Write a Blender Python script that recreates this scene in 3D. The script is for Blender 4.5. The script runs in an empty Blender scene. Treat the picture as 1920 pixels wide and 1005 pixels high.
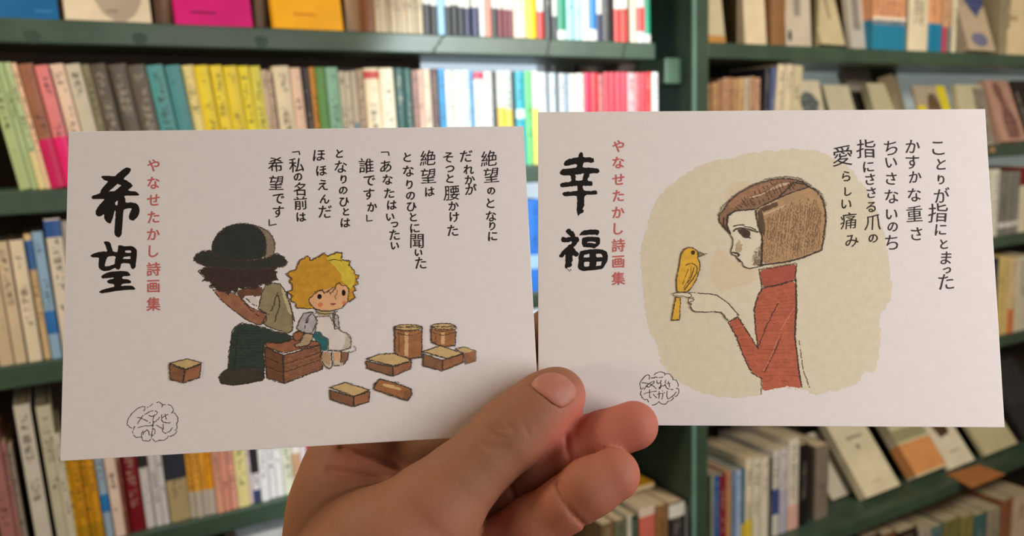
import bpy, bmesh, math, random
import numpy as np
from mathutils import Vector, Matrix
from mathutils.geometry import tessellate_polygon
from mathutils.bvhtree import BVHTree

SC = bpy.context.scene
COL = SC.collection
random.seed(7)

# ------------------------------------------------------------------ camera
F, CX, CY = 1534.0, 960.0, 502.5
PITCH, ROLL = math.radians(8.75), math.radians(1.95)
FWD = Vector((0, math.cos(PITCH), -math.sin(PITCH)))
_r0 = Vector((1, 0, 0)); _u0 = Vector((0, math.sin(PITCH), math.cos(PITCH)))
RGT = math.cos(ROLL) * _r0 - math.sin(ROLL) * _u0
UPV = math.sin(ROLL) * _r0 + math.cos(ROLL) * _u0
EYE = Vector((0, 0, 1.45))
cam_d = bpy.data.cameras.new('camera')
cam = bpy.data.objects.new('camera', cam_d); COL.objects.link(cam)
CM = Matrix((RGT, UPV, -FWD)).transposed().to_4x4(); CM.translation = EYE
cam.matrix_world = CM
cam_d.sensor_width = 36.0
cam_d.lens = F / 1920.0 * 36.0
cam_d.clip_start = 0.01
cam_d.dof.use_dof = True
cam_d.dof.focus_distance = 0.266
cam_d.dof.aperture_fstop = 13.5
SC.camera = cam

# ------------------------------------------------------------------ light and exposure
SC.view_settings.view_transform = 'Standard'
SC.view_settings.look = 'None'
SC.view_settings.exposure = 0.0
SC.view_settings.gamma = 1.0
SC.view_settings.use_curve_mapping = False
W = bpy.data.worlds.new('room_light'); SC.world = W; W.use_nodes = True
W.node_tree.nodes['Background'].inputs[0].default_value = (1.0, 0.77, 0.53, 1)
W.node_tree.nodes['Background'].inputs[1].default_value = 0.20

def cs(x, y, z):
    """point x right, y down, z ahead of the lens, in metres"""
    return EYE + RGT * x - UPV * y + FWD * z

def area(name, loc, target, size, power, color, spread=180, sizey=None):
    l = bpy.data.lights.new(name, 'AREA'); l.energy = power; l.color = color
    l.size = size; l.spread = math.radians(spread)
    if sizey: l.shape = 'RECTANGLE'; l.size_y = sizey
    o = bpy.data.objects.new(name, l); COL.objects.link(o)
    o.location = loc
    o.rotation_euler = (Vector(target) - Vector(loc)).to_track_quat('-Z', 'Y').to_euler()
    return o

area('window_daylight', (0.60, -0.06, 1.54), (0.05, 0.27, 1.42), 0.35, 5.1, (0.97, 0.95, 0.98), sizey=0.6)
area('side_lamp', (-1.0, -0.20, 1.48), (-0.05, 0.27, 1.42), 0.22, 2.6, (1.0, 0.72, 0.45))
area('shelf_lamp', (-0.75, 0.40, 2.15), (-0.30, 1.10, 1.3), 0.3, 9.0, (1.0, 0.87, 0.68))  # added fill with no lamp behind it, brightens the left shelves
area('right_shelf_lamp', (1.35, 0.5, 1.95), (1.3, 1.9, 1.1), 0.3, 20.0, (1.0, 0.91, 0.77))  # unseen fill added to brighten the right bookcase
def spot(name, loc, target, power, color, deg, blend):
    l = bpy.data.lights.new(name, 'SPOT'); l.energy = power; l.color = color; l.spot_size = math.radians(deg); l.spot_blend = blend; l.shadow_soft_size = 0.03
    o = bpy.data.objects.new(name, l); COL.objects.link(o); o.location = loc
    o.rotation_euler = (Vector(target) - Vector(loc)).to_track_quat('-Z', 'Y').to_euler()
spot('upper_shelf_spotlight', (1.11, 0.22, 1.80), (0.08, 1.36, 1.50), 100.0, (0.84, 0.97, 1.0), 22.5, 0.3)  # added spot, no fixture, for the window-like patch of light on the shelves
spot('lower_shelf_spotlight', (1.00, 0.10, 1.60), (-0.17, 1.20, 1.03), 48.0, (0.86, 0.95, 1.0), 17, 0.5)  # second added spot, carries that patch down to the lower left

# ------------------------------------------------------------------ helpers
def at(px, py, d):
    return EYE + d * (FWD + (px - CX) / F * RGT - (py - CY) / F * UPV)

A = math.radians(29.9)
E1 = Vector((math.cos(A), math.sin(A), 0)); NB = Vector((-math.sin(A), math.cos(A), 0))
ORG = at(60, 352, 0.99)
def on_shelf(px, py, off=0.0):
    """where the sight line through a pixel meets the bookcase front: distance along it, height"""
    d = at(px, py, 1.0) - EYE
    t = ((ORG + NB * off - EYE).dot(NB)) / d.dot(NB)
    P = EYE + d * t
    return (P - ORG).dot(E1), P.z
def wp(s, off, z):
    v = ORG + E1 * s + NB * off
    return Vector((v.x, v.y, z))
def at_row(px, z, off=0.0):
    """distance along the bookcase where pixel column px crosses height z"""
    lo, hi = -3000, 4000
    for _ in range(40):
        m = (lo + hi) / 2
        if on_shelf(px, m, off)[1] > z: lo = m
        else: hi = m
    return on_shelf(px, lo, off)[0]
BM = Matrix((E1, NB, Vector((0, 0, 1)))).transposed().to_4x4()

def lin(c):
    out = []
    for v in c[:3]:
        v = v / 255.0
        out.append(v / 12.92 if v <= 0.04045 else ((v + 0.055) / 1.055) ** 2.4)
    return tuple(out) + (1.0,)

MATS = {}
def mat(name, color, rough=0.6, bump=0.0, scale=60.0, vary=0.12, spec=0.35, coords='Object', sss=0.0, color2=None, detail=3.0):
    if name in MATS: return MATS[name]
    m = bpy.data.materials.new(name); MATS[name] = m; m.use_nodes = True
    nt = m.node_tree; b = nt.nodes['Principled BSDF']; L = nt.links
    b.inputs['Roughness'].default_value = rough
    b.inputs['Specular IOR Level'].default_value = spec
    tc = nt.nodes.new('ShaderNodeTexCoord')
    nz = nt.nodes.new('ShaderNodeTexNoise'); nz.inputs['Scale'].default_value = scale; nz.inputs['Detail'].default_value = detail
    L.new(tc.outputs[coords], nz.inputs['Vector'])
    c = lin(color) if max(color) > 1.0 else tuple(color)[:3] + (1,)
    mx = nt.nodes.new('ShaderNodeMix'); mx.data_type = 'RGBA'
    if color2: a, d = c, lin(color2)
    else:
        a = tuple(min(1, v * (1 + vary)) for v in c[:3]) + (1,); d = tuple(v * (1 - vary) for v in c[:3]) + (1,)
    mx.inputs[6].default_value = a; mx.inputs[7].default_value = d
    rmp = nt.nodes.new('ShaderNodeMapRange'); rmp.inputs[1].default_value = 0.35; rmp.inputs[2].default_value = 0.65
    L.new(nz.outputs['Fac'], rmp.inputs[0]); L.new(rmp.outputs[0], mx.inputs[0])
    L.new(mx.outputs[2], b.inputs['Base Color'])
    if bump:
        bp = nt.nodes.new('ShaderNodeBump'); bp.inputs['Strength'].default_value = bump; bp.inputs['Distance'].default_value = 0.001
        L.new(nz.outputs['Fac'], bp.inputs['Height']); L.new(bp.outputs[0], b.inputs['Normal'])
    if sss:
        b.inputs['Subsurface Weight'].default_value = sss
        b.inputs['Subsurface Radius'].default_value = (0.012, 0.004, 0.002)
        b.inputs['Subsurface Scale'].default_value = 0.3
    return m

def cover_mat(col, text=True):
    """printed cover: base colour, faint mottling and a column of blurred print down the spine"""
    key = 'cover_%02x%02x%02x%d' % (col[0], col[1], col[2], int(text))
    if key in MATS: return MATS[key]
    m = mat(key, col, rough=0.42, scale=25, vary=0.06, spec=0.4)
    if not text: return m
    nt = m.node_tree; L = nt.links; b = nt.nodes['Principled BSDF']
    src = b.inputs['Base Color'].links[0].from_socket
    tc = nt.nodes.new('ShaderNodeTexCoord'); sp = nt.nodes.new('ShaderNodeSeparateXYZ')
    L.new(tc.outputs['Generated'], sp.inputs[0])
    def mth(op, a, bb=None):
        n = nt.nodes.new('ShaderNodeMath'); n.operation = op
        for i, v in enumerate((a, bb)):
            if v is None: continue
            if isinstance(v, (int, float)): n.inputs[i].default_value = v
            else: L.new(v, n.inputs[i])
        return n.outputs[0]
    inx = mth('LESS_THAN', mth('ABSOLUTE', mth('SUBTRACT', sp.outputs[0], 0.5)), 0.24)
    iny = mth('LESS_THAN', sp.outputs[1], 0.12)
    inz = mth('MULTIPLY', mth('GREATER_THAN', sp.outputs[2], 0.3), mth('LESS_THAN', sp.outputs[2], 0.93))
    oi = nt.nodes.new('ShaderNodeObjectInfo')
    nz = nt.nodes.new('ShaderNodeTexNoise'); nz.noise_dimensions = '4D'
    nz.inputs['Scale'].default_value = 230; nz.inputs['Detail'].default_value = 1
    L.new(tc.outputs['Object'], nz.inputs['Vector']); L.new(mth('MULTIPLY', oi.outputs['Random'], 50), nz.inputs['W'])
    wv = mth('GREATER_THAN', mth('FRACT', mth('MULTIPLY', sp.outputs[2], 15)), 0.22)
    g = mth('GREATER_THAN', nz.outputs['Fac'], 0.5)
    gate = nt.nodes.new('ShaderNodeTexNoise'); gate.noise_dimensions = '4D'; gate.inputs['Scale'].default_value = 22
    L.new(tc.outputs['Object'], gate.inputs['Vector']); L.new(mth('MULTIPLY', oi.outputs['Random'], 31), gate.inputs['W'])
    k = mth('MULTIPLY', mth('MULTIPLY', mth('MULTIPLY', inx, iny), mth('MULTIPLY', inz, wv)), mth('MULTIPLY', g, mth('GREATER_THAN', gate.outputs['Fac'], 0.47)))
    k = mth('MULTIPLY', k, 0.7 if sum(col) / 3 > 105 else 0.3)
    mx = nt.nodes.new('ShaderNodeMix'); mx.data_type = 'RGBA'
    L.new(k, mx.inputs[0]); L.new(src, mx.inputs[6])
    lum = sum(col) / 3
    mx.inputs[7].default_value = lin((40, 34, 30)) if lum > 105 else lin((215, 205, 185))
    L.new(mx.outputs[2], b.inputs['Base Color'])
    return m

def link_mesh(name, verts, faces, mats, parent=None, idx=None, smooth=False):
    me = bpy.data.meshes.new(name); me.from_pydata([tuple(v) for v in verts], [], faces)
    if not isinstance(mats, (list, tuple)): mats = [mats]
    for m in mats: me.materials.append(m)
    if idx is not None: me.polygons.foreach_set('material_index', idx)
    if smooth: me.polygons.foreach_set('use_smooth', [True] * len(me.polygons))
    me.update()
    o = bpy.data.objects.new(name, me); COL.objects.link(o)
    if parent: o.parent = parent
    return o

def empty(name, mw=None):
    o = bpy.data.objects.new(name, None); COL.objects.link(o); o.empty_display_size = 0.02
    if mw is not None: o.matrix_world = mw
    return o

def tag(o, label=None, cat=None, group=None, kind=None):
    if label: o['label'] = label
    if cat: o['category'] = cat
    if group: o['group'] = group
    if kind: o['kind'] = kind
    return o

class MB:
    def __init__(s): s.v = []; s.f = []; s.i = []
    def add(s, v, f, i=0):
        b = len(s.v); s.v += [Vector(p) for p in v]; s.f += [[b + k for k in q] for q in f]; s.i += [i] * len(f)
    def box(s, x0, x1, y0, y1, z0, z1, i=0, bev=0.0):
        if bev <= 0:
            v = [(x, y, z) for x in (x0, x1) for y in (y0, y1) for z in (z0, z1)]
            s.add(v, [(0, 1, 3, 2), (4, 6, 7, 5), (0, 4, 5, 1), (2, 3, 7, 6), (0, 2, 6, 4), (1, 5, 7, 3)], i)
        else:
            bm = bmesh.new(); bmesh.ops.create_cube(bm, size=1)
            for w in bm.verts: w.co = Vector(((x0 + x1) / 2 + w.co.x * (x1 - x0), (y0 + y1) / 2 + w.co.y * (y1 - y0), (z0 + z1) / 2 + w.co.z * (z1 - z0)))
            bmesh.ops.bevel(bm, geom=bm.edges[:], offset=bev, segments=2, profile=0.6, affect='EDGES')
            bm.verts.ensure_lookup_table(); bm.verts.index_update()
            s.add([w.co.copy() for w in bm.verts], [[w.index for w in q.verts] for q in bm.faces], i); bm.free()
    def build(s, name, mats, parent=None, smooth=False): return link_mesh(name, s.v, s.f, mats, parent, s.i, smooth)
# ------------------------------------------------------------------ the room
paint = mat('green_paint', (64, 86, 69), rough=0.38, bump=0.5, scale=14, color2=(54, 74, 60), spec=0.45, detail=6)
darkwood = mat('dark_backboard', (52, 40, 30), rough=0.7, bump=0.3, scale=20, vary=0.2)
wallm = mat('plaster', (176, 178, 172), rough=0.8, bump=0.2, scale=30, vary=0.05)
woodf = mat('floor_boards', (96, 70, 48), rough=0.5, bump=0.3, scale=9, vary=0.2)
def slab(name, pts, m, th, kind='structure'):
    b = MB(); n = len(pts)
    v = [Vector(p) for p in pts] + [Vector(p) + Vector(th) for p in pts]
    b.add(v, [list(range(n)), list(range(2 * n - 1, n - 1, -1))] + [[i, (i + 1) % n, n + (i + 1) % n, n + i] for i in range(n)])
    o = b.build(name, m); o['kind'] = kind; return o
slab('floor', [(-3, -2, 0), (4.5, -2, 0), (4.5, 4.5, 0), (-3, 4.5, 0)], woodf, (0, 0, -0.1))
slab('ceiling', [(-3, -2, 2.7), (4.5, -2, 2.7), (4.5, 4.5, 2.7), (-3, 4.5, 2.7)], wallm, (0, 0, 0.1))
BACK = 0.26
# the wall behind the bookcase, with a window opening in it
WS0, WS1, WZ0, WZ1 = 0.50, 0.93, 1.06, 1.66
def wallrect(s0, s1, z0, z1, b): b.box(s0, s1, BACK, BACK + 0.12, z0, z1)
wb = MB()
wallrect(-1.6, WS0, 0, 2.7, wb); wallrect(WS1, 3.6, 0, 2.7, wb); wallrect(WS0, WS1, 0, WZ0, wb); wallrect(WS0, WS1, WZ1, 2.7, wb)
wall = wb.build('wall_back', wallm); wall['kind'] = 'structure'
WM = BM.copy(); WM.translation = Vector((ORG.x, ORG.y, 0)); wall.matrix_world = WM
def emis(name, col, st):
    m = bpy.data.materials.new(name); m.use_nodes = True; b = m.node_tree.nodes['Principled BSDF']
    b.inputs['Base Color'].default_value = (0.6, 0.7, 0.75, 1); b.inputs['Roughness'].default_value = 0.3
    b.inputs['Emission Color'].default_value = tuple(col) + (1,); b.inputs['Emission Strength'].default_value = st
    return m
win = empty('window_1', WM); win['kind'] = 'structure'
b = MB(); b.box(WS0, WS1, BACK + 0.05, BACK + 0.055, WZ0, WZ1)
b.build('pane', emis('daylit_frosted_glass', (0.72, 0.86, 1.0), 0.75), win)
b = MB()
for s in (WS0, WS1 - 0.012): b.box(s, s + 0.012, BACK + 0.02, BACK + 0.08, WZ0, WZ1, bev=0.002)
for z in (WZ0, WZ1 - 0.012): b.box(WS0 + .012, WS1 - .012, BACK + 0.02, BACK + 0.08, z, z + 0.012, bev=0.002)
b.build('window_frame', mat('white_frame', (205, 208, 205), rough=0.5), win)

for k, (s0_, s1_) in enumerate(((1.52, 1.80), (1.93, 2.75))):  # added glowing panes in place of the pale wall behind these shelves
    w2 = empty('window_%d' % (k + 2), WM); w2['kind'] = 'structure'
    b = MB(); b.box(s0_, s1_, BACK - 0.012, BACK - 0.006, 1.30, 1.62)
    b.build('pane', emis('dim_frosted_glass', (0.80, 0.95, 0.88), 0.16), w2)  # added pane, stands in for the pale wall
    b = MB(); b.box(s0_ - .012, s0_, BACK - .02, BACK - .001, 1.29, 1.63); b.box(s1_, s1_ + .012, BACK - .02, BACK - .001, 1.29, 1.63); b.box(s0_, s1_, BACK - .02, BACK - .001, 1.62, 1.63); b.box(s0_, s1_, BACK - .02, BACK - .001, 1.29, 1.30)
    b.build('window_frame', mat('white_frame', (205, 208, 205), rough=0.5), w2)  # frame round the added pane

# ------------------------------------------------------------------ the two bookcases
ZL = [1.614, 1.412, 1.200, 0.947, 0.600]
ZR = [1.619, 1.402, 1.176, 0.913, 0.592, 0.30]
TH, DEP = 0.029, 0.20
def case_root(name, label):
    r = empty(name, WM); return tag(r, label, 'bookcase')
left_case = case_root('bookcase', 'long green painted wooden bookcase left of the green post')
right_case = case_root('bookcase', 'green painted wooden bookcase right of the green post')
crackm = mat('bare_wood_crack', (44, 30, 24), rough=0.8)
def shelf(root, s0, s1, z, front=0.0, th=TH, dep=DEP):
    b = MB(); b.box(s0, s1, front, dep, z - th, z, bev=0.0025)
    return b.build('shelf', paint, root)
left_shelves = [shelf(left_case, -0.45, 0.972 if k == 0 else 1.045, z, dep=(0.128 if k == 0 else DEP)) for k, z in enumerate(ZL)]
for z in ZR: pass
right_shelves = [shelf(right_case, 1.096, 2.95, z, front=(-0.045 if k == 4 else 0.0)) for k, z in enumerate(ZR)]
b = MB(); b.box(-0.48, -0.45, 0, DEP, 0, 1.95, bev=0.003); b.build('upright', paint, left_case)
b = MB(); 
# back boards: a board behind every gap except in front of the window
for z0, z1 in ((1.675, 1.97), (0.0, 1.04)):
    b.box(-0.45, 1.045, DEP, DEP + 0.012, z0, z1)
b.box(-0.45, WS0 - 0.005, DEP, DEP + 0.012, 1.04, 1.675); b.box(WS1 + 0.005, 1.045, DEP, DEP + 0.012, 1.04, 1.675)
b.build('back_panel', darkwood, left_case)
b = MB(); b.box(1.054, 1.094, -0.006, DEP, 0, 1.97, bev=0.005); b.build('upright', paint, right_case)
b = MB(); b.box(2.95, 2.98, 0, DEP, 0, 1.97, bev=0.003); b.build('upright', paint, right_case)
b = MB(); b.box(1.094, 2.95, DEP, DEP + 0.01, 1.63, 1.97); b.box(1.094, 2.95, DEP, DEP + 0.01, 0.0, 1.17); b.box(1.094, 1.5, DEP, DEP + 0.01, 1.17, 1.63); b.box(1.80, 1.93, DEP, DEP + .01, 1.17, 1.63); b.build('back_panel', darkwood, right_case)
b = MB(); n = 8; v = []  # added strip on the post corner, its pale colour a painted highlight
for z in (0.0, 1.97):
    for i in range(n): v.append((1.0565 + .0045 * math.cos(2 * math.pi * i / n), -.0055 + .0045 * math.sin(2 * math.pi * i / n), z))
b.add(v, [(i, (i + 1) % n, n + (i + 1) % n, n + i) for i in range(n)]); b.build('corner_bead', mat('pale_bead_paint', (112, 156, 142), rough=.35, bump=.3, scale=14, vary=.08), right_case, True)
# cross rail end and bracket beside the post under the top shelf
s0, z1 = on_shelf(1247, 108, 0.02); s1, z0 = on_shelf(1279, 157, 0.02)
b = MB(); b.box(s0, 1.054, 0.02, 0.10, z0, z1, bev=0.003)
o = b.build('bracket_block', mat('pale_green_paint', (84, 116, 98), rough=0.4, bump=0.3, scale=14, vary=0.06), left_case)
b = MB(); b.box(-0.45, .565, 0.10, 0.12, z0 + .01, ZL[0] - TH); b.box(.935, s0 - 0.001, 0.10, 0.12, z0 + .01, z1 - 0.004); b.build('rail', darkwood, left_case)
# cracks and stains on the front of the top shelf
for px, tilt, w in ((822, 0.35, .004), (1028, 0.12, .003), (1170, 0.2, .003)):
    s, z = on_shelf(px, 88); b = MB()
    n = 7; v = []
    for i in range(n + 1):
        t = i / n; ss = s + tilt * 0.03 * (t - .5) * 2 * (1 if px != 1170 else .5) + 0.0012 * math.sin(i * 2.3); ww = w * (0.35 + 0.65 * abs(math.sin(i * 1.7 + 1))) * .5
        zz = ZL[0] - TH + 0.0015 + t * (TH - 0.002)
        v += [(ss - ww, -0.0006, zz), (ss + ww, -0.0006, zz), (ss - ww, 0.001, zz), (ss + ww, 0.001, zz)]
    f = []
    for i in range(n):
        a = 4 * i; f += [(a, a + 1, a + 5, a + 4), (a, a + 4, a + 6, a + 2), (a + 1, a + 3, a + 7, a + 5)]
    b.add(v, f); o = b.build('crack', crackm, None); o.parent = left_shelves[0]
for px in (262, 490, 60):
    s, z = on_shelf(px, 68 + px * .02); b = MB(); n = 14
    v = [(s, -0.0004, z)] + [(s + 0.0085 * math.cos(a) * (1 + .15 * math.sin(3 * a)), -0.0004, z + 0.008 * math.sin(a)) for a in [2 * math.pi * i / n for i in range(n)]]
    b.add(v, [(0, 1 + i, 1 + (i + 1) % n) for i in range(n)]); o = b.build('knot', mat('knot_stain', (48, 68, 56), rough=0.5, vary=.2, scale=200), None); o.parent = left_shelves[0]

# ------------------------------------------------------------------ books on the shelves
pages_m = mat('page_paper', (206, 186, 150), rough=0.85, scale=400, vary=0.10)
pages_w = mat('page_paper_white', (222, 214, 196), rough=0.85, scale=400, vary=0.06)
ROWNAME = {'L1': 'top shelf left of the post', 'L2': 'second shelf left of the post', 'L3': 'third shelf left of the post', 'L4': 'fourth shelf left of the post', 'L5': 'lowest shelf beside the post',
           'R1': 'top shelf right of the post', 'R2': 'second shelf right of the post', 'R3': 'third shelf at the far right', 'R4': 'fourth shelf at the far right', 'R5': 'fifth shelf right of the post', 'R6': 'bottom right shelf'}
ROWGROUP = {'L1': 'books on the top left shelf', 'L2': 'books on the second left shelf', 'L3': 'books on the third left shelf', 'L4': 'books on the fourth left shelf', 'L5': 'books on the lowest left shelf',
            'R1': 'books on the top right shelf', 'R2': 'books on the second right shelf', 'R3': 'books on the third right shelf', 'R4': 'books on the fourth right shelf', 'R5': 'books on the fifth right shelf', 'R6': 'books on the bottom right shelf'}
ALLBOOKS = []
def u_shape(b, x0, x1, y0, y1, z0, z1, t, bulge, i=0):
    """a paper or board cover wrapped round the spine (spine at y0, open at y1)"""
    n = 5; out = []; inn = []
    for k in range(n + 1):
        u = k / n; x = x0 + (x1 - x0) * u; out.append((x, y0 - bulge * math.sin(math.pi * u)))
        xi = x0 + t + (x1 - x0 - 2 * t) * u; inn.append((xi, y0 + t - bulge * math.sin(math.pi * u)))
    out = [(x0, y1)] + out + [(x1, y1)]; inn = [(x0 + t, y1)] + inn + [(x1 - t, y1)]
    m = len(out); v = [(p[0], p[1], z) for z in (z0, z1) for p in out] + [(p[0], p[1], z) for z in (z0, z1) for p in inn]
    f = []
    for k in range(m - 1):
        f.append((k, k + 1, m + k + 1, m + k)); f.append((2 * m + k + 1, 2 * m + k, 3 * m + k, 3 * m + k + 1))
        f.append((m + k, m + k + 1, 3 * m + k + 1, 3 * m + k)); f.append((k + 1, k, 2 * m + k, 2 * m + k + 1))
    f.append((0, m, 3 * m, 2 * m)); f.append((m - 1, 3 * m - 1, 4 * m - 1, 2 * m - 1)); b.add(v, f, i)
def make_book(w, h, d, col, bands=(), white=False, text=True):
    """spine towards -y, standing on z=0, x from -w/2 to w/2"""
    h = max(h, 0.05); t = min(0.0009, w * .12); bl = min(0.0016, w * 0.08)
    b = MB(); u_shape(b, -w / 2, w / 2, 0, d, 0, h, t, bl)
    root = b.build('book', cover_mat(col, text))
    b = MB(); b.box(-w / 2 + t, w / 2 - t, t - bl * .3 + .0005, d - 0.002, 0.0012, h - 0.0022); b.build('page_block', pages_w if white else pages_m, root)
    for (f0, f1, c, nm) in bands:
        b = MB(); u_shape(b, -w / 2 - .0003, w / 2 + .0003, -.0003, d * (.98 if nm != 'spine_label' else .02), h * f0, h * f1, .0003, bl, 0)
        b.build(nm, cover_mat(c, False), root)
    return root
def spine_book(row, desc, col, x0, x1, ytop, lean=0.0, off=None, bands=(), h=None, d=0.108, white=False, text=True):
    zr = (ZL if row[0] == 'L' else ZR)[int(row[1]) - 1]
    off = random.uniform(0.004, 0.012) if off is None else off
    if h is None:
        s0, zt = on_shelf(x0, ytop, off); s1, _ = on_shelf(x1, ytop, off)
        h = (zt - zr) / math.cos(math.radians(lean))
    else:
        zt = zr + h; s0 = at_row(x0, zr + (.02 if row in ('L1', 'R1') else h), off); s1 = at_row(x1, zr + (.02 if row in ('L1', 'R1') else h), off)
    w = max((s1 - s0) * 0.97, 0.004)
    o = make_book(w, h, d, col, bands, white, text)
    sc = (s0 + s1) / 2 + (h * math.sin(math.radians(lean)) if ytop is not None and row not in ('L1', 'R1') else 0)
    a = math.radians(-lean)
    lift = abs(math.sin(a)) * w / 2
    M = BM.copy(); M.translation = wp(sc, off, zr + lift + 0.0003)
    o.matrix_world = M @ Matrix.Rotation(a, 4, 'Y')
    ALLBOOKS.append((row, sc, desc, o)); return o
def face_book(row, desc, col, x0, x1, h, tilt, yaw=0.0, th=0.018, off=0.02, prints=(), band=None, roll=0.0, white=False):
    """a book standing face out, leaning back by tilt degrees; x0,x1 are pixels at its foot"""
    zr = (ZL if row[0] == 'L' else ZR)[int(row[1]) - 1]
    s0 = at_row(x0, zr, off); s1 = at_row(x1, zr, off); w = s1 - s0
    b = MB(); t = 0.0009
    # local: x across the cover, y into the book, z up the cover; spine on the left
    b.box(0, w, 0, t, 0, h); b.box(0, w, th - t, th, 0, h); b.box(0, t, t, th - t, 0, h)
    root = b.build('book', cover_mat(col, False))
    b = MB(); b.box(t, w - 0.002, t, th - t, 0.0015, h - 0.002); b.build('page_block', pages_w if white else pages_m, root)
    for (nm, c, pts, c2) in prints:
        b = MB(); v = [(p[0] * w, -0.0004, p[1] * h) for p in pts]; b.add(v, [list(range(len(v)))])
        b.build(nm, mat('print_%02x%02x%02x' % c, c, rough=0.5, scale=90, color2=c2) if c2 else cover_mat(c, False), root)
    if band:
        f0, f1, c = band; b = MB(); b.box(-.0004, w + .0002, -0.0006, th + .0004, h * f0, h * f1); b.build('paper_band', cover_mat(c, False), root)
    M = BM.copy(); M.translation = wp(s0, off, zr + 0.0005 + th * math.sin(math.radians(tilt)) * 0)
    o = root
    o.matrix_world = M @ Matrix.Rotation(math.radians(yaw), 4, 'Z') @ Matrix.Rotation(math.radians(-tilt), 4, 'X') @ Matrix.Rotation(math.radians(roll), 4, 'Y') 
    # lift so the lowest corner rests on the board
    lo = min((o.matrix_world @ Vector(c)).z for c in [(x, y, z) for x in (0, w) for y in (0, th) for z in (0, h)])
    o.matrix_world = Matrix.Translation((0, 0, zr + 0.0005 - lo)) @ o.matrix_world
    ALLBOOKS.append((row, (s0 + s1) / 2, desc, o)); return o
R4 = [(0, 0), (1, 0), (1, 1), (0, 1)]
def rc(x0, y0, x1, y1): return [(x0, y0), (x1, y0), (x1, y1), (x0, y1)]
def oval(cx, cy, rx, ry, n=14): return [(cx + rx * math.cos(2 * math.pi * i / n), cy + ry * math.sin(2 * math.pi * i / n)) for i in range(n)]

# --- top left shelf
face_book('L1', 'bright blue book standing face out', (10, 92, 150), -70, 112, .19, 8, yaw=3, prints=[('cover_lettering', (60, 130, 180), rc(.75, .045, .93, .055), None)])
face_book('L1', 'cream book with grey oval standing face out', (215, 200, 175), 124, 286, .18, 9, yaw=2, prints=[('cover_oval', (168, 155, 138), oval(.62, .25, .3, .25), None), ('cover_lettering', (120, 110, 98), rc(.48, .065, .6, .075), None)])
spine_book('L1', 'tan kraft book standing edge out', (150, 122, 92), 290, 322, None, h=.17, off=.05, text=False)
face_book('L1', 'magenta book standing face out', (205, 20, 118), 332, 476, .185, 9, yaw=2, th=.014, prints=[('cover_lettering', (120, 12, 70), rc(.2, .085, .52, .1), None)])
spine_book('L1', 'pale brown book behind the yellow one', (168, 140, 108), 478, 508, None, h=.17, off=.06, text=False)
face_book('L1', 'orange yellow book standing face out', (248, 178, 20), 516, 646, .18, 9, yaw=2, th=.014, prints=[('cover_lettering', (205, 130, 20), rc(.28, .11, .6, .125), None)])
spine_book('L1', 'thick tan book beside the orange yellow one', (170, 138, 104), 648, 684, None, h=.18, off=.035, text=False)
spine_book('L1', 'brown leather looking book end', (130, 82, 48), 686, 703, None, h=.14, off=.01, text=False)
x = 704
for i in range(9):
    spine_book('L1', 'slim oatmeal beige paperback', (196, 178, 148), x, x + 9.6, None, h=.105 + .002 * (i % 3), bands=[(.5, .56, (225, 215, 195), 'spine_label')]); x += 9.9
def wl(a=.12, b_=.42): return [(a, b_, (225, 222, 215), 'spine_label')]
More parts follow.
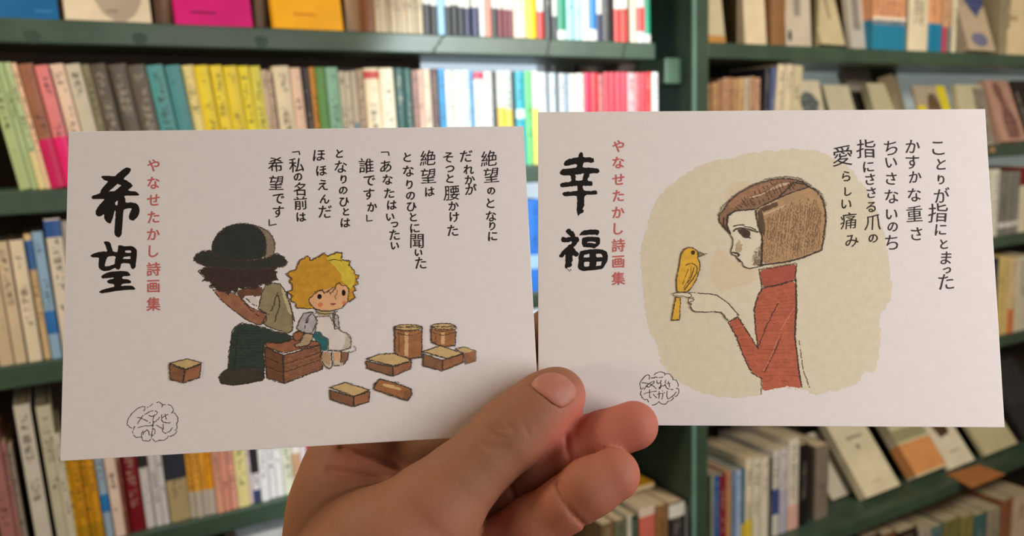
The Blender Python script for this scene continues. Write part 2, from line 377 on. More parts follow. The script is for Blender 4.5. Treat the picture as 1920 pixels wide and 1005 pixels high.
for (desc, c, a, b_, bands) in [
    ('black paperback with white label', (28, 26, 28), 794, 807, wl(.3, .55)), ('black paperback with white label', (30, 28, 32), 808, 820, wl(.3, .55)),
    ('light blue paperback', (150, 195, 225), 821, 834, ()),
    ('black paperback with white label', (26, 26, 30), 835, 846, wl(.3, .55)), ('black paperback with white label', (30, 28, 30), 847, 858, wl(.3, .55)), ('black paperback with white label', (26, 28, 34), 859, 870, wl(.3, .55)),
    ('navy paperback with white label', (34, 38, 78), 871, 884, wl(.3, .6)), ('navy paperback with white label', (36, 40, 84), 885, 898, wl(.3, .6)),
    ('white slim paperback', (232, 228, 225), 899, 909, ()), ('salmon pink paperback', (232, 140, 118), 910, 921, ()),
    ('charcoal paperback with white label', (40, 38, 42), 922, 933, wl(.3, .6)),
    ('maroon paperback with white label', (128, 40, 52), 934, 943, wl(.3, .55)), ('maroon paperback with white label', (122, 38, 50), 944, 952, wl(.3, .55)), ('maroon paperback with white label', (128, 42, 54), 953, 962, wl(.3, .55)),
    ('thick cream paperback', (238, 220, 195), 963, 986, ()), ('vivid yellow paperback', (240, 212, 20), 987, 1005, ()),
    ('red paperback with white label', (215, 52, 42), 1007, 1021, wl(.3, .62)), ('black slim paperback', (28, 26, 30), 1022, 1035, ()),
    ('charcoal paperback with pale label', (62, 62, 66), 1036, 1044, wl(.25, .5)), ('white and teal green paperback', (232, 236, 230), 1045, 1061, [(.1, .62, (20, 140, 105), 'cover_panel')]),
    ('pale cyan paperback', (168, 218, 225), 1062, 1076, wl(.5, .7)), ('pale cyan paperback', (172, 222, 228), 1077, 1091, wl(.5, .7)),
    ('white paperback with orange top', (238, 235, 230), 1092, 1104, [(.72, .95, (220, 120, 40), 'cover_panel')]), ('blue and white paperback', (25, 125, 200), 1105, 1118, [(.0, .12, (235, 235, 235), 'cover_panel')]),
    ('navy slim paperback', (40, 42, 80), 1119, 1128, wl(.3, .5)), ('thick black paperback', (34, 28, 32), 1129, 1150, ()),
    ('red paperback with white label', (225, 58, 48), 1152, 1163, wl(.38, .62)), ('red paperback with white label', (222, 55, 46), 1164, 1176, wl(.38, .62)),
    ('dark green slim paperback', (60, 66, 50), 1177, 1181, ()), ('cream slim paperback', (235, 222, 190), 1182, 1193, ()),
    ('white and red banded paperback', (235, 230, 232), 1195, 1208, [(.12, .4, (225, 70, 70), 'cover_panel'), (.62, .9, (225, 70, 70), 'cover_panel')]), ('teal green paperback', (20, 160, 125), 1209, 1219, wl(.0, .1))]:
    spine_book('L1', desc, c, a, b_, None, h=random.uniform(.14, .152), bands=bands)

# --- second left shelf
def ln(x): return float(np.interp(x, [0, 290, 500, 700, 900, 1300], [8.0, 7.2, 3.2, 1.2, .4, 0]))
L2 = [('pale sage green paperback', (168, 186, 130), -32, -8, 118, ()), ('pale sage green paperback', (166, 188, 138), -7, 6, 118, ()), ('mint and cream paperback', (178, 196, 148), 7, 20, 118, [(.0, .3, (222, 208, 150), 'cover_panel')]),
 ('narrow salmon cream paperback', (235, 195, 160), 21, 30, 119, ()), ('brown and magenta paperback', (150, 98, 72), 31, 62, 122, [(.0, .4, (195, 20, 90), 'cover_panel')]),
 ('pink and magenta paperback', (222, 128, 130), 64, 90, 124, [(.0, .42, (225, 28, 110), 'cover_panel')]),
 ('pinkish cream paperback', (228, 200, 178), 92, 119, 122, ()), ('light grey paperback', (200, 192, 172), 121, 150, 122, ()),
 ('thin olive grey paperback', (130, 125, 95), 152, 166, 122, ()), ('dark olive grey paperback', (88, 80, 66), 167, 197, 122, ()), ('dark taupe grey paperback', (92, 84, 74), 199, 237, 123, ()), ('dark taupe grey paperback', (96, 88, 78), 239, 271, 124, ()),
 ('dusty teal paperback', (80, 150, 152), 273, 305, 124, ()), ('dusty teal paperback', (76, 142, 148), 308, 337, 124, ()), ('pale cream yellow paperback', (225, 212, 140), 339, 363, 124, ()),
 ('bright yellow paperback', (236, 212, 40), 365, 389, 124, ()), ('bright yellow paperback', (240, 216, 48), 391, 415, 124, ()), ('bright yellow paperback', (234, 210, 50), 417, 443, 125, ()), ('bright yellow paperback', (240, 222, 40), 444, 465, 125, ()),
 ('lime tinted pale yellow paperback', (222, 212, 80), 467, 487, 125, ()), ('short pinkish beige paperback', (210, 190, 172), 489, 499, 132, ()), ('short grey beige paperback', (190, 170, 150), 500, 508, 134, ()),
 ('thick cream paperback with fine print', (232, 218, 185), 510, 541, 125, ()), ('cream paperback with pink edge', (238, 205, 180), 543, 562, 128, ()), ('very dark brown paperback', (50, 40, 40), 564, 578, 128, ()),
 ('orange spined paperback', (222, 150, 60), 579, 590, 127, ()), ('moss green paperback', (96, 150, 76), 591, 607, 127, ()), ('pale sea green paperback', (140, 192, 165), 609, 632, 127, ()),
 ('pale cream booklet with blue foot', (205, 195, 172), 634, 644, 134, [(.0, .45, (110, 140, 165), 'cover_panel')]), ('pale cream booklet with blue foot', (210, 198, 176), 645, 655, 135, [(.0, .4, (90, 120, 150), 'cover_panel')]), ('pale cream booklet with blue foot', (200, 186, 164), 656, 666, 134, [(.0, .5, (120, 140, 150), 'cover_panel')]),
 ('brownish beige paperback', (175, 152, 125), 667, 681, 131, ()), ('ivory paperback with red top', (238, 222, 190), 682, 708, 128, [(.9, .97, (200, 60, 50), 'spine_label')]), ('ivory paperback with black print', (235, 222, 195), 710, 736, 128, ()),
 ('dark bottle green paperback', (12, 72, 66), 738, 755, 128, ()), ('dark bottle green paperback', (14, 78, 72), 756, 769, 129, ()), ('brown pink paperback', (160, 118, 108), 771, 781, 132, ()), ('rose cream paperback', (225, 185, 168), 782, 790, 131, ()),
 ('greyish cream paperback', (215, 195, 175), 791, 806, 130, ()), ('dark chestnut paperback', (86, 50, 46), 808, 819, 129, ()), ('sky blue edged paperback', (40, 145, 205), 820, 832, 129, ()),
 ('brilliant white paperback', (240, 240, 236), 833, 848, 133, ()), ('brilliant white paperback', (242, 240, 232), 849, 864, 133, ()), ('white paperback with blue edge', (225, 235, 240), 865, 878, 132, ()), ('pale blue slim paperback', (90, 160, 210), 879, 886, 133, ()),
 ('white paperback with red top', (240, 235, 235), 887, 905, 136, [(.93, 1.0, (210, 50, 90), 'spine_label')]), ('plain white paperback', (240, 238, 236), 906, 922, 135, ()), ('dark slate slim paperback', (60, 66, 70), 923, 929, 134, ()),
 ('white and yellow paperback', (225, 230, 220), 930, 944, 133, [(.0, .62, (238, 200, 70), 'cover_panel')]), ('white and yellow paperback', (220, 228, 222), 945, 957, 133, [(.0, .6, (235, 205, 80), 'cover_panel')]), ('near black slim paperback', (30, 40, 44), 958, 964, 134, ()),
 ('cyan paperback', (40, 175, 200), 965, 981, 134, [(.5, .6, (220, 240, 240), 'spine_label')]), ('spring green paperback', (110, 205, 130), 982, 995, 133, ()), ('white and golden paperback', (235, 240, 225), 996, 1008, 134, [(.0, .6, (245, 215, 100), 'cover_panel')]),
 ('pale grey white paperback', (222, 228, 235), 1009, 1023, 136, ()), ('dark grey very thin paperback', (90, 95, 105), 1024, 1028, 136, ()), ('icy blue white paperback', (205, 218, 232), 1029, 1041, 137, ()), ('black very thin paperback', (30, 32, 38), 1042, 1046, 136, ()),
 ('silver white paperback', (218, 224, 230), 1047, 1057, 138, ()), ('bluish grey slim paperback', (150, 170, 190), 1058, 1065, 138, ()), ('white paperback with yellow foot', (240, 240, 230), 1066, 1079, 139, [(.0, .3, (240, 220, 120), 'cover_panel')]), ('white paperback with yellow foot', (242, 240, 228), 1080, 1093, 138, [(.0, .25, (240, 215, 110), 'cover_panel')]),
 ('crimson pink paperback', (225, 50, 95), 1094, 1107, 137, ()), ('strong red paperback', (222, 48, 60), 1108, 1121, 137, ()), ('dull rose slim paperback', (205, 120, 120), 1122, 1130, 140, ()),
 ('raspberry red paperback', (228, 70, 92), 1132, 1142, 136, ()), ('raspberry red paperback', (230, 62, 86), 1143, 1153, 136, ()), ('raspberry red paperback', (226, 72, 95), 1154, 1164, 136, ()), ('raspberry red paperback', (228, 64, 88), 1165, 1175, 136, ()),
 ('blush pink paperback', (238, 185, 190), 1176, 1190, 137, ()), ('red and white slim paperback', (235, 120, 130), 1191, 1200, 137, ()), ('rosy red paperback', (232, 70, 90), 1201, 1210, 137, ()), ('scarlet paperback', (228, 34, 40), 1211, 1221, 136, ()), ('white glossy end paperback', (245, 245, 245), 1222, 1233, 136, ())]
for (desc, c, a, b_, yt, bands) in L2:
    spine_book('L2', desc, c, a, b_, yt, lean=ln(a), bands=bands, white=a > 800)

# --- third left shelf
for (desc, c, a, b_, yt, l, bands) in [
 ('tan cream paperback', (205, 182, 150), -40, -12, 458, 2, ()), ('tan cream paperback', (210, 190, 158), -11, 13, 455, 2, ()), ('ivory white paperback', (225, 210, 182), 16, 43, 452, 2, ()),
 ('blue and cream paperback', (222, 190, 140), 44, 58, 440, 2, [(.72, .95, (60, 105, 165), 'cover_panel')]), ('light blue lettered paperback', (140, 175, 205), 59, 79, 436, 2, [(.2, .38, (40, 110, 180), 'spine_label')]),
 ('tall white paperback with blue top', (218, 208, 190), 81, 112, 412, 1.5, [(.87, .99, (45, 85, 150), 'spine_label')]), ('tall white paperback beside the cover', (220, 212, 195), 114, 140, 415, 1, ()),
 ('bright azure blue paperback', (40, 120, 215), 962, 985, 376, 0, ()), ('bright azure blue paperback', (38, 115, 212), 986, 1012, 375, 0, [(.25, .4, (150, 190, 230), 'spine_label')]), ('deep blue paperback', (30, 90, 170), 1013, 1034, 378, 0, ())]:
    spine_book('L3', desc, c, a, b_, yt, lean=l, bands=bands, white=True)

# --- fourth left shelf
for (desc, c, a, b_, yt, l, bands) in [
 ('dusty rose brown paperback', (165, 112, 105), -30, -2, 830, 2, ()), ('dusty rose brown paperback', (170, 116, 108), -1, 9, 832, 2, ()), ('warm grey paperback', (150, 138, 125), 10, 22, 838, 2, ()),
 ('tall white grey handwritten paperback', (205, 200, 185), 24, 56, 762, 2, ()), ('tall pale olive white paperback', (195, 190, 165), 66, 95, 764, 2, ()), ('pale pearl paperback', (205, 200, 178), 97, 112, 815, 2, ()),
 ('golden mustard paperback', (200, 150, 20), 113, 127, 852, 2, [(.0, .22, (175, 132, 18), 'paper_band')]), ('golden mustard paperback', (210, 150, 25), 128, 143, 850, 2, [(.0, .22, (178, 134, 18), 'paper_band')]), ('golden mustard paperback', (206, 148, 24), 144, 157, 850, 2, [(.0, .22, (175, 130, 18), 'paper_band')]), ('golden mustard paperback', (212, 150, 30), 158, 172, 850, 2, [(.0, .22, (180, 134, 18), 'paper_band')]),
 ('pale blue paperback with blue patch', (150, 175, 195), 174, 190, 846, 2, [(.3, .5, (40, 120, 185), 'spine_label')]), ('pinkish white paperback', (228, 205, 190), 192, 213, 846, 2, ()), ('reddish brown slim paperback', (125, 72, 58), 214, 222, 846, 1.5, ()),
 ('thick dark red paperback', (118, 14, 26), 223, 254, 844, 1.5, ()), ('white paperback with black top', (208, 205, 205), 255, 272, 842, 1.5, [(.76, 1.0, (40, 40, 42), 'cover_panel')]), ('plain lilac white paperback', (208, 206, 210), 274, 288, 840, 1.5, ()), ('plain lilac white paperback', (212, 210, 212), 289, 300, 840, 1.5, ()),
 ('thick navy and beige paperback', (176, 160, 118), 302, 342, 838, 1.5, [(.55, 1.0, (44, 50, 62), 'cover_panel')]),
 ('golden paperback with grey paper band', (222, 165, 60), 344, 355, 836, 1, [(.0, .36, (190, 182, 168), 'paper_band')]), ('golden paperback with grey paper band', (232, 170, 66), 356, 367, 836, 1, [(.0, .36, (192, 184, 170), 'paper_band')]), ('golden paperback with grey paper band', (236, 172, 60), 368, 379, 835, 1, [(.0, .36, (190, 182, 170), 'paper_band')]), ('golden paperback with grey paper band', (230, 160, 30), 380, 392, 835, 1, [(.0, .36, (190, 184, 172), 'paper_band')]),
 ('peach pink paperback', (228, 165, 140), 394, 407, 834, 1, ()), ('peach pink paperback', (220, 150, 130), 408, 421, 833, 1, ()), ('peach pink paperback', (226, 162, 142), 422, 434, 833, 1, ()),
 ('pale lemon yellow paperback', (226, 216, 150), 435, 458, 832, 1, ()), ('pinkish white slim paperback', (232, 210, 215), 459, 464, 832, 1, ()), ('black topped white paperback', (225, 225, 232), 465, 480, 830, 1, [(.48, 1.0, (40, 36, 44), 'cover_panel'), (.0, .2, (60, 70, 110), 'cover_panel')]),
 ('glossy white paperback', (235, 238, 242), 481, 496, 828, .6, ()), ('white paperback with peach top', (238, 236, 238), 497, 510, 828, .6, [(.88, .98, (235, 165, 130), 'spine_label')]), ('glossy white paperback', (238, 240, 244), 511, 524, 827, .6, ()), ('greenish white paperback', (228, 235, 215), 525, 545, 826, .6, ()),
 ('white paperback with tan label', (238, 235, 232), 546, 560, 826, .5, [(.3, .75, (205, 165, 130), 'spine_label')]), ('lilac white paperback', (228, 220, 232), 561, 572, 826, .5, ()), ('carmine red paperback', (200, 36, 66), 573, 586, 826, .5, ()), ('off white paperback by the hand', (225, 222, 215), 587, 600, 826, .5, ()),
 ('sunny yellow paperback behind the thumb', (245, 205, 60), 1050, 1072, 640, 0, ()), ('sunny yellow paperback behind the thumb', (245, 208, 70), 1073, 1096, 640, 0, ())]:
    spine_book('L4', desc, c, a, b_, yt, lean=l, bands=bands, white=a > 400, d=0.12)

# --- lowest left shelf beside the post
for (desc, c, a, b_, yt, bands) in [
 ('brown cloth book under the fingers', (120, 96, 66), 1128, 1152, 985, ()), ('grey green book under the fingers', (110, 116, 92), 1153, 1174, 978, ()), 
 ('white slim book by the fingertip', (215, 210, 195), 1176, 1184, 968, ()), ('dark green book by the fingertip', (24, 74, 58), 1185, 1196, 968, ()), ('cream and salmon book', (228, 210, 190), 1198, 1228, 955, [(.0, .88, (212, 110, 96), 'spine_label')]),
 ('brown and tan book', (150, 110, 70), 1230, 1252, 950, ()), ('black book with white square label', (46, 44, 50), 1254, 1284, 946, [(.78, .98, (225, 222, 215), 'spine_label')]), ('black and white slim book', (210, 208, 205), 1286, 1298, 949, ())]:
    spine_book('L5', desc, c, a, b_, yt, bands=bands, d=0.13, off=.012)

# --- top right shelf
face_book('R1', 'cream book with orange paper strip', (218, 205, 172), 1324, 1374, .20, 7, yaw=14, th=.02, band=(.0, .07, (205, 150, 80)))
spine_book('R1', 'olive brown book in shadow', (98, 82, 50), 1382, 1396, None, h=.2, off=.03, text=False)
face_book('R1', 'ivory book standing upright face out', (232, 215, 182), 1398, 1443, .2, 5, yaw=6, th=.02)
spine_book('R1', 'brown kraft book', (142, 100, 62), 1446, 1472, None, h=.2, off=.02, text=False)
face_book('R1', 'grey white book with dark blue blob', (205, 192, 172), 1474, 1526, .2, 4, yaw=4, prints=[('cover_blob', (50, 60, 70), oval(.16, .1, .07, .06), None), ('cover_lettering', (150, 140, 130), rc(.35, .3, .6, .55), None)])
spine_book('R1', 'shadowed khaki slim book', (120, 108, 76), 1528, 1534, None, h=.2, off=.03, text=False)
face_book('R1', 'khaki cream book leaning back', (205, 190, 152), 1540, 1592, .2, 16, yaw=6, th=.03, prints=[('cover_lettering', (120, 108, 80), rc(.55, .28, .62, .55), None)])
face_book('R1', 'light grey book with fine print', (190, 184, 175), 1597, 1633, .2, 8, yaw=4, th=.012, prints=[('cover_lettering', (140, 134, 128), rc(.2, .2, .6, .7), None)])
x = 1636
for i in range(6):
    spine_book('R1', 'salmon and blue paperback', (222, 158, 118), x, x + 9.8, None, h=.17, d=.12, bands=[(.0, .36, (30, 128, 165), 'paper_band'), (.3, .4, (235, 220, 200), 'spine_label')], off=.008); x += 10.2
spine_book('R1', 'thick ivory paperback', (228, 215, 185), 1701, 1739, None, h=.18, d=.13)
for i in range(2):
    spine_book('R1', 'orange and blue paperback', (228, 165, 120), 1741 + i * 12.2, 1752.5 + i * 12.2, None, h=.17, d=.12, bands=[(.0, .36, (25, 125, 165), 'paper_band')], off=.008)
spine_book('R1', 'tan paperback with magenta foot', (205, 160, 125), 1766, 1775, None, h=.17, bands=[(.0, .33, (190, 70, 95), 'paper_band')])
spine_book('R1', 'tan paperback with grey foot', (195, 160, 125), 1776, 1783, None, h=.17, bands=[(.0, .33, (120, 130, 125), 'paper_band')])
spine_book('R1', 'cream slim paperback', (225, 215, 185), 1784, 1792, None, h=.17)
face_book('R1', 'blue sky and cloud picture book', (198, 178, 152), 1817, 1872, .2, 18, yaw=3, th=.03, prints=[('cover_sky', (48, 62, 118), [(0, 1), (0, .78), (.2, .72), (.42, .55), (.6, .42), (.75, .5), (1, .6), (1, 1)], (90, 100, 140)), ('cover_pond', (120, 122, 150), oval(.5, .14, .3, .09), None), ('cover_cloud', (180, 165, 145), oval(.2, .66, .2, .1), None)])
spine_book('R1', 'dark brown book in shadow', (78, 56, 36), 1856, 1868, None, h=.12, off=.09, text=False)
spine_book('R1', 'grey brown paperback', (150, 138, 108), 1873, 1882, None, h=.19, off=.03); spine_book('R1', 'khaki grey paperback', (158, 148, 120), 1883, 1891, None, h=.19, off=.03)
face_book('R1', 'large ivory book at the picture edge', (228, 208, 168), 1894, 1965, .2, 8, yaw=3, th=.02, prints=[('cover_lettering', (190, 165, 120), rc(.08, .42, .3, .48), None)])

# --- second right shelf
x = 1326
for i, (c, yt) in enumerate([((196, 150, 100), 157), ((202, 156, 106), 155), ((168, 122, 82), 150), ((196, 148, 118), 146), ((176, 132, 90), 146), ((190, 148, 104), 147), ((205, 170, 118), 146), ((196, 182, 160), 146), ((188, 150, 112), 144), ((196, 152, 128), 146)]):
    spine_book('R2', 'short tan paperback', c, x, x + 9.6, yt, white=False, d=.1); x += 10
for (desc, c, a, b_, yt, l) in [('blue black book leaning right', (44, 48, 60), 1436, 1446, 129, -3), ('slate blue book leaning right', (74, 92, 140), 1447, 1458, 127, -3), ('ivory book leaning right', (222, 208, 178), 1459, 1474, 122, -4), ('ivory book leaning right', (218, 204, 172), 1475, 1489, 122, -4), ('khaki cream leaning book', (206, 194, 160), 1490, 1506, 124, -5)]:
    spine_book('R2', desc, c, a, b_, yt, lean=l, d=.13)
face_book('R2', 'cream book with dark blue flower print', (205, 195, 170), 1512, 1562, .155, 14, yaw=2, prints=[('cover_flower', (50, 62, 74), [(.1, .75), (.35, .85), (.6, .82), (.85, .7), (.75, .55), (.8, .35), (.5, .4), (.3, .3), (.2, .55)], (120, 125, 120))])
face_book('R2', 'pale khaki book leaning back', (196, 188, 162), 1577, 1627, .15, 20, yaw=2)
face_book('R2', 'tall grey taupe book leaning back', (150, 142, 130), 1628, 1680, .195, 22, yaw=2, off=.07, prints=[('cover_figure', (70, 66, 62), oval(.55, .62, .1, .07), None)])
face_book('R2', 'khaki cream book leaning back', (188, 180, 148), 1660, 1705, .155, 20, yaw=2)
face_book('R2', 'taupe book standing askew', (140, 126, 100), 1706, 1740, .17, 16, yaw=24, th=.03)
face_book('R2', 'magazine with portrait and yellow stripes', (176, 162, 140), 1741, 1806, .152, 18, yaw=2, th=.006, prints=[('yellow_stripe', (222, 205, 50), rc(.0, .0, .24, .68), None), ('yellow_stripe', (224, 206, 50), [(.78, 0), (1, 0), (.95, 1), (.68, 1)], None), ('cover_portrait', (84, 66, 50), oval(.5, .62, .19, .26), (120, 95, 72))])
face_book('R2', 'cream and dark split cover book', (200, 192, 160), 1812, 1866, .15, 14, yaw=2, th=.012, prints=[('dark_half', (104, 98, 88), rc(.6, .02, .97, .95), (160, 152, 138)), ('cover_figure', (92, 76, 60), oval(.3, .36, .16, .2), None)])
face_book('R2', 'dusty pink book with figure drawing', (192, 150, 132), 1880, 1928, .165, 20, yaw=2, th=.02, prints=[('cover_figure', (110, 72, 64), [(.3, .95), (.5, .98), (.62, .85), (.6, .68), (.72, .5), (.85, .35), (.8, .05), (.3, .05), (.3, .35), (.42, .6), (.28, .8)], (150, 110, 98))])
face_book('R2', 'dark book with small white marks', (52, 46, 42), 1931, 1985, .165, 20, yaw=2, th=.02, prints=[('cover_lettering', (190, 185, 175), rc(.04, .3, .09, .8), (60, 50, 46))])

# --- third and fourth right shelves
for (desc, c, a, b_, yt, bands) in [('white book with pale green edge', (205, 212, 190), 1846, 1862, 320, ()), ('white and green thin book', (214, 214, 200), 1863, 1876, 318, ()), ('grey book with white mark', (120, 120, 114), 1878, 1890, 322, [(.12, .2, (215, 212, 205), 'spine_label')]), ('grey book with white mark', (126, 126, 118), 1891, 1903, 322, [(.12, .2, (215, 212, 205), 'spine_label')]), ('grey book with white mark', (132, 132, 126), 1904, 1914, 322, [(.12, .2, (215, 212, 205), 'spine_label')]), ('cream book with dark red top', (215, 205, 180), 1915, 1945, 314, [(.72, 1.0, (120, 20, 26), 'cover_panel')])]:
    spine_book('R3', desc, c, a, b_, yt, bands=bands, d=.13)
for (desc, c, a, b_, yt, bands) in [('navy blue book', (40, 46, 66), 1864, 1874, 486, ()), ('straw yellow book', (222, 195, 125), 1875, 1886, 482, ()), ('straw yellow book', (216, 190, 128), 1887, 1896, 482, ()), ('cream book with orange foot', (215, 190, 150), 1897, 1907, 484, [(.0, .32, (205, 120, 70), 'paper_band')]), ('off white book at picture edge', (205, 198, 175), 1908, 1935, 482, ())]:
    spine_book('R4', desc, c, a, b_, yt, bands=bands, d=.13)

# --- fifth right shelf
for (desc, c, a, b_, yt, bands, d) in [('pale green white slim book', (175, 185, 160), 1334, 1338, 895, (), .12), ('royal blue book', (52, 92, 160), 1339, 1349, 894, (), .12), ('dark crimson book', (130, 38, 54), 1350, 1361, 892, (), .14), ('orange tan book', (196, 140, 92), 1362, 1371, 886, (), .14),
 ('blue grey slim book', (110, 140, 170), 1372, 1380, 884, (), .14), ('light periwinkle book', (168, 190, 225), 1381, 1390, 884, (), .14), ('teal blue slim book', (60, 110, 130), 1391, 1397, 880, [(.0, .3, (215, 185, 60), 'cover_panel')], .14),
 ('ivory book with yellow foot', (226, 216, 190), 1398, 1412, 862, [(.0, .3, (225, 195, 70), 'cover_panel')], .15), ('ivory white book', (222, 215, 195), 1413, 1427, 861, (), .15), ('ivory white book', (226, 218, 198), 1428, 1442, 860, (), .15), ('black and ivory slim book', (70, 68, 66), 1443, 1449, 862, (), .15),
 ('white book with blue lettering', (215, 212, 205), 1450, 1462, 846, [(.25, .55, (60, 78, 140), 'spine_label')], .16), ('white and lilac book', (210, 205, 208), 1463, 1478, 843, [(.0, .5, (185, 180, 200), 'cover_panel')], .16), ('ivory book with pink foot', (222, 215, 198), 1479, 1499, 826, [(.0, .28, (225, 180, 170), 'cover_panel')], .17),
 ('tall black book', (26, 24, 26), 1501, 1516, 835, (), .17), ('thick taupe slipcase book', (132, 120, 106), 1530, 1555, 839, (), .17)]:
    spine_book('R5', desc, c, a, b_, yt, bands=bands, d=d, off=.01)
face_book('R5', 'small white card behind the slipcase', (205, 198, 180), 1561, 1600, .16, 39, yaw=2, th=.006, off=.05)
face_book('R5', 'large cream book leaning back', (224, 212, 180), 1624, 1689, .26, 39, yaw=1, th=.022, off=0.0, prints=[('cover_lettering', (150, 140, 120), rc(.3, .52, .75, .545), None), ('cover_emblem', (120, 112, 96), oval(.5, .44, .05, .025), None), ('cover_lettering', (170, 160, 138), rc(.35, .1, .6, .11), None)])
face_book('R5', 'cream book with orange paper band', (214, 202, 168), 1719, 1777, .26, 39, yaw=1, th=.03, off=0.0, band=(.02, .32, (218, 150, 92)), prints=[('cover_picture', (90, 86, 90), rc(.1, .72, .75, 1), (140, 132, 120)), ('cover_stripe', (160, 158, 118), rc(0, .34, 1, .46), None), ('cover_lettering', (150, 140, 118), rc(.1, .52, .8, .535), None)])
face_book('R5', 'white book with brown picture', (224, 214, 190), 1779, 1829, .26, 39, yaw=1, th=.01, off=0.0, prints=[('cover_picture', (102, 70, 40), [(.25, .95), (.75, .95), (.85, .5), (.7, .32), (.35, .3), (.22, .5)], (64, 44, 28)), ('cover_lettering', (150, 140, 120), rc(.35, .14, .7, .155), None)])
face_book('R5', 'khaki cream book with spiral edge', (196, 184, 146), 1848, 1910, .26, 39, yaw=1, th=.012, off=0.0)
face_book('R5', 'black book with white specks', (34, 32, 34), 1921, 1985, .3, 36, yaw=1, th=.02, off=0.0, prints=[('cover_specks', (66, 64, 64), rc(.1, .3, .9, .9), (30, 28, 30))])
# --- bottom right shelf, seen from above
for (desc, c, a, b_, yt, d, l) in [('dark brown book', (66, 44, 30), 1620, 1650, 1010, .15, 0), ('rust brown book', (120, 78, 46), 1655, 1680, 1004, .16, 0), ('black brown book', (44, 34, 28), 1684, 1720, 1000, .17, 0), ('white grey book', (186, 180, 160), 1724, 1746, 996, .17, 0), ('teal grey book', (96, 128, 128), 1748, 1768, 990, .17, 0), ('olive green book', (128, 126, 72), 1770, 1800, 980, .17, 0), ('yellow olive book', (150, 142, 78), 1802, 1826, 972, .17, 0), ('dull teal book', (70, 110, 112), 1828, 1850, 968, .17, 0), ('grey ivory book', (170, 160, 138), 1852, 1876, 960, .17, 0), ('copper brown book', (158, 104, 70), 1880, 1900, 940, .17, 0), ('cream rose book', (212, 190, 165), 1902, 1935, 935, .17, 0)]:
    spine_book('R6', desc, c, a, b_, yt, lean=l, d=d)
# orange card lying on the fifth shelf in front of the books
cz = ZR[4]; pts = [(1775, 890), (1822, 916), (1885, 890), (1835, 872)]
def on_z(px, py, z):
    d = at(px, py, 1) - EYE; t = (z - EYE.z) / d.z; return EYE + d * t
P = [on_z(p[0], p[1], cz) for p in pts]
b = MB(); v = [p + Vector((0, 0, .0004)) for p in P] + [p + Vector((0, 0, .0016)) for p in P]
b.add(v, [(0, 1, 2, 3), (7, 6, 5, 4), (0, 4, 5, 1), (1, 5, 6, 2), (2, 6, 7, 3), (3, 7, 4, 0)])
tag(b.build('card', mat('orange_card', (176, 112, 62), rough=.6)), 'orange brown card lying flat at the front of the fifth shelf', 'card')
# price rail label on the second right shelf
s, z = on_shelf(1860, 281); b = MB(); b.box(s - .012, s + .012, -.0012, 0, z - .006, z + .006); o = b.build('shelf_label', mat('tan_label', (170, 130, 90), rough=.6)); o.parent = right_shelves[1]

b = MB(); z0 = ZL[4]; s0 = at_row(452, .85, .04); b.box(s0, s0 + .30, .04, .17, z0, z0 + .255, bev=.002)  # added pale box standing in for a lit piece of wall
bx = b.build('box', mat('pale_card_box', (205, 208, 210), rough=.7)); bx.matrix_world = WM  # added box, stands in for the lit wall
b = MB(); b.box(s0 - .001, s0 + .301, .039, .171, z0 + .256, z0 + .285, bev=.002); b.build('lid', mat('pale_card_box', (205, 208, 210)), bx)
tag(bx, 'plain pale grey lidded box under the fourth left shelf, beside the hand', 'box')
b = MB(); b.box(.93, 1.02, .07, .135, .7525, .7625, bev=.001)
yb = b.build('book', cover_mat((205, 150, 30), False)); yb.matrix_world = WM
b = MB(); b.box(.932, 1.018, .0695, .134, .7535, .7615); b.build('page_block', pages_m, yb)
tag(yb, 'mustard yellow book lying flat on top of the lowest left books', 'book')
# unique labels
from collections import defaultdict
cnt = defaultdict(list)
for r in ALLBOOKS: cnt[(r[0], r[2])].append(r)
ORD = ['leftmost', 'second', 'third', 'fourth', 'fifth', 'sixth', 'seventh', 'eighth', 'ninth', 'tenth']
for (row, desc), lst in cnt.items():
    lst.sort(key=lambda r: r[1]); n = len(lst)
    for i, r in enumerate(lst):
        if n == 1: lab = '%s on the %s' % (desc, ROWNAME[row])
        elif n == 2: lab = '%s %s, %s' % (('left-hand', 'right-hand')[i], desc, ROWNAME[row])
        else: lab = '%s, %s, %s' % (desc, (ORD[i] + ' from left' if i else 'leftmost'), ROWNAME[row])
        tag(r[3], lab, 'book', ROWGROUP[row])
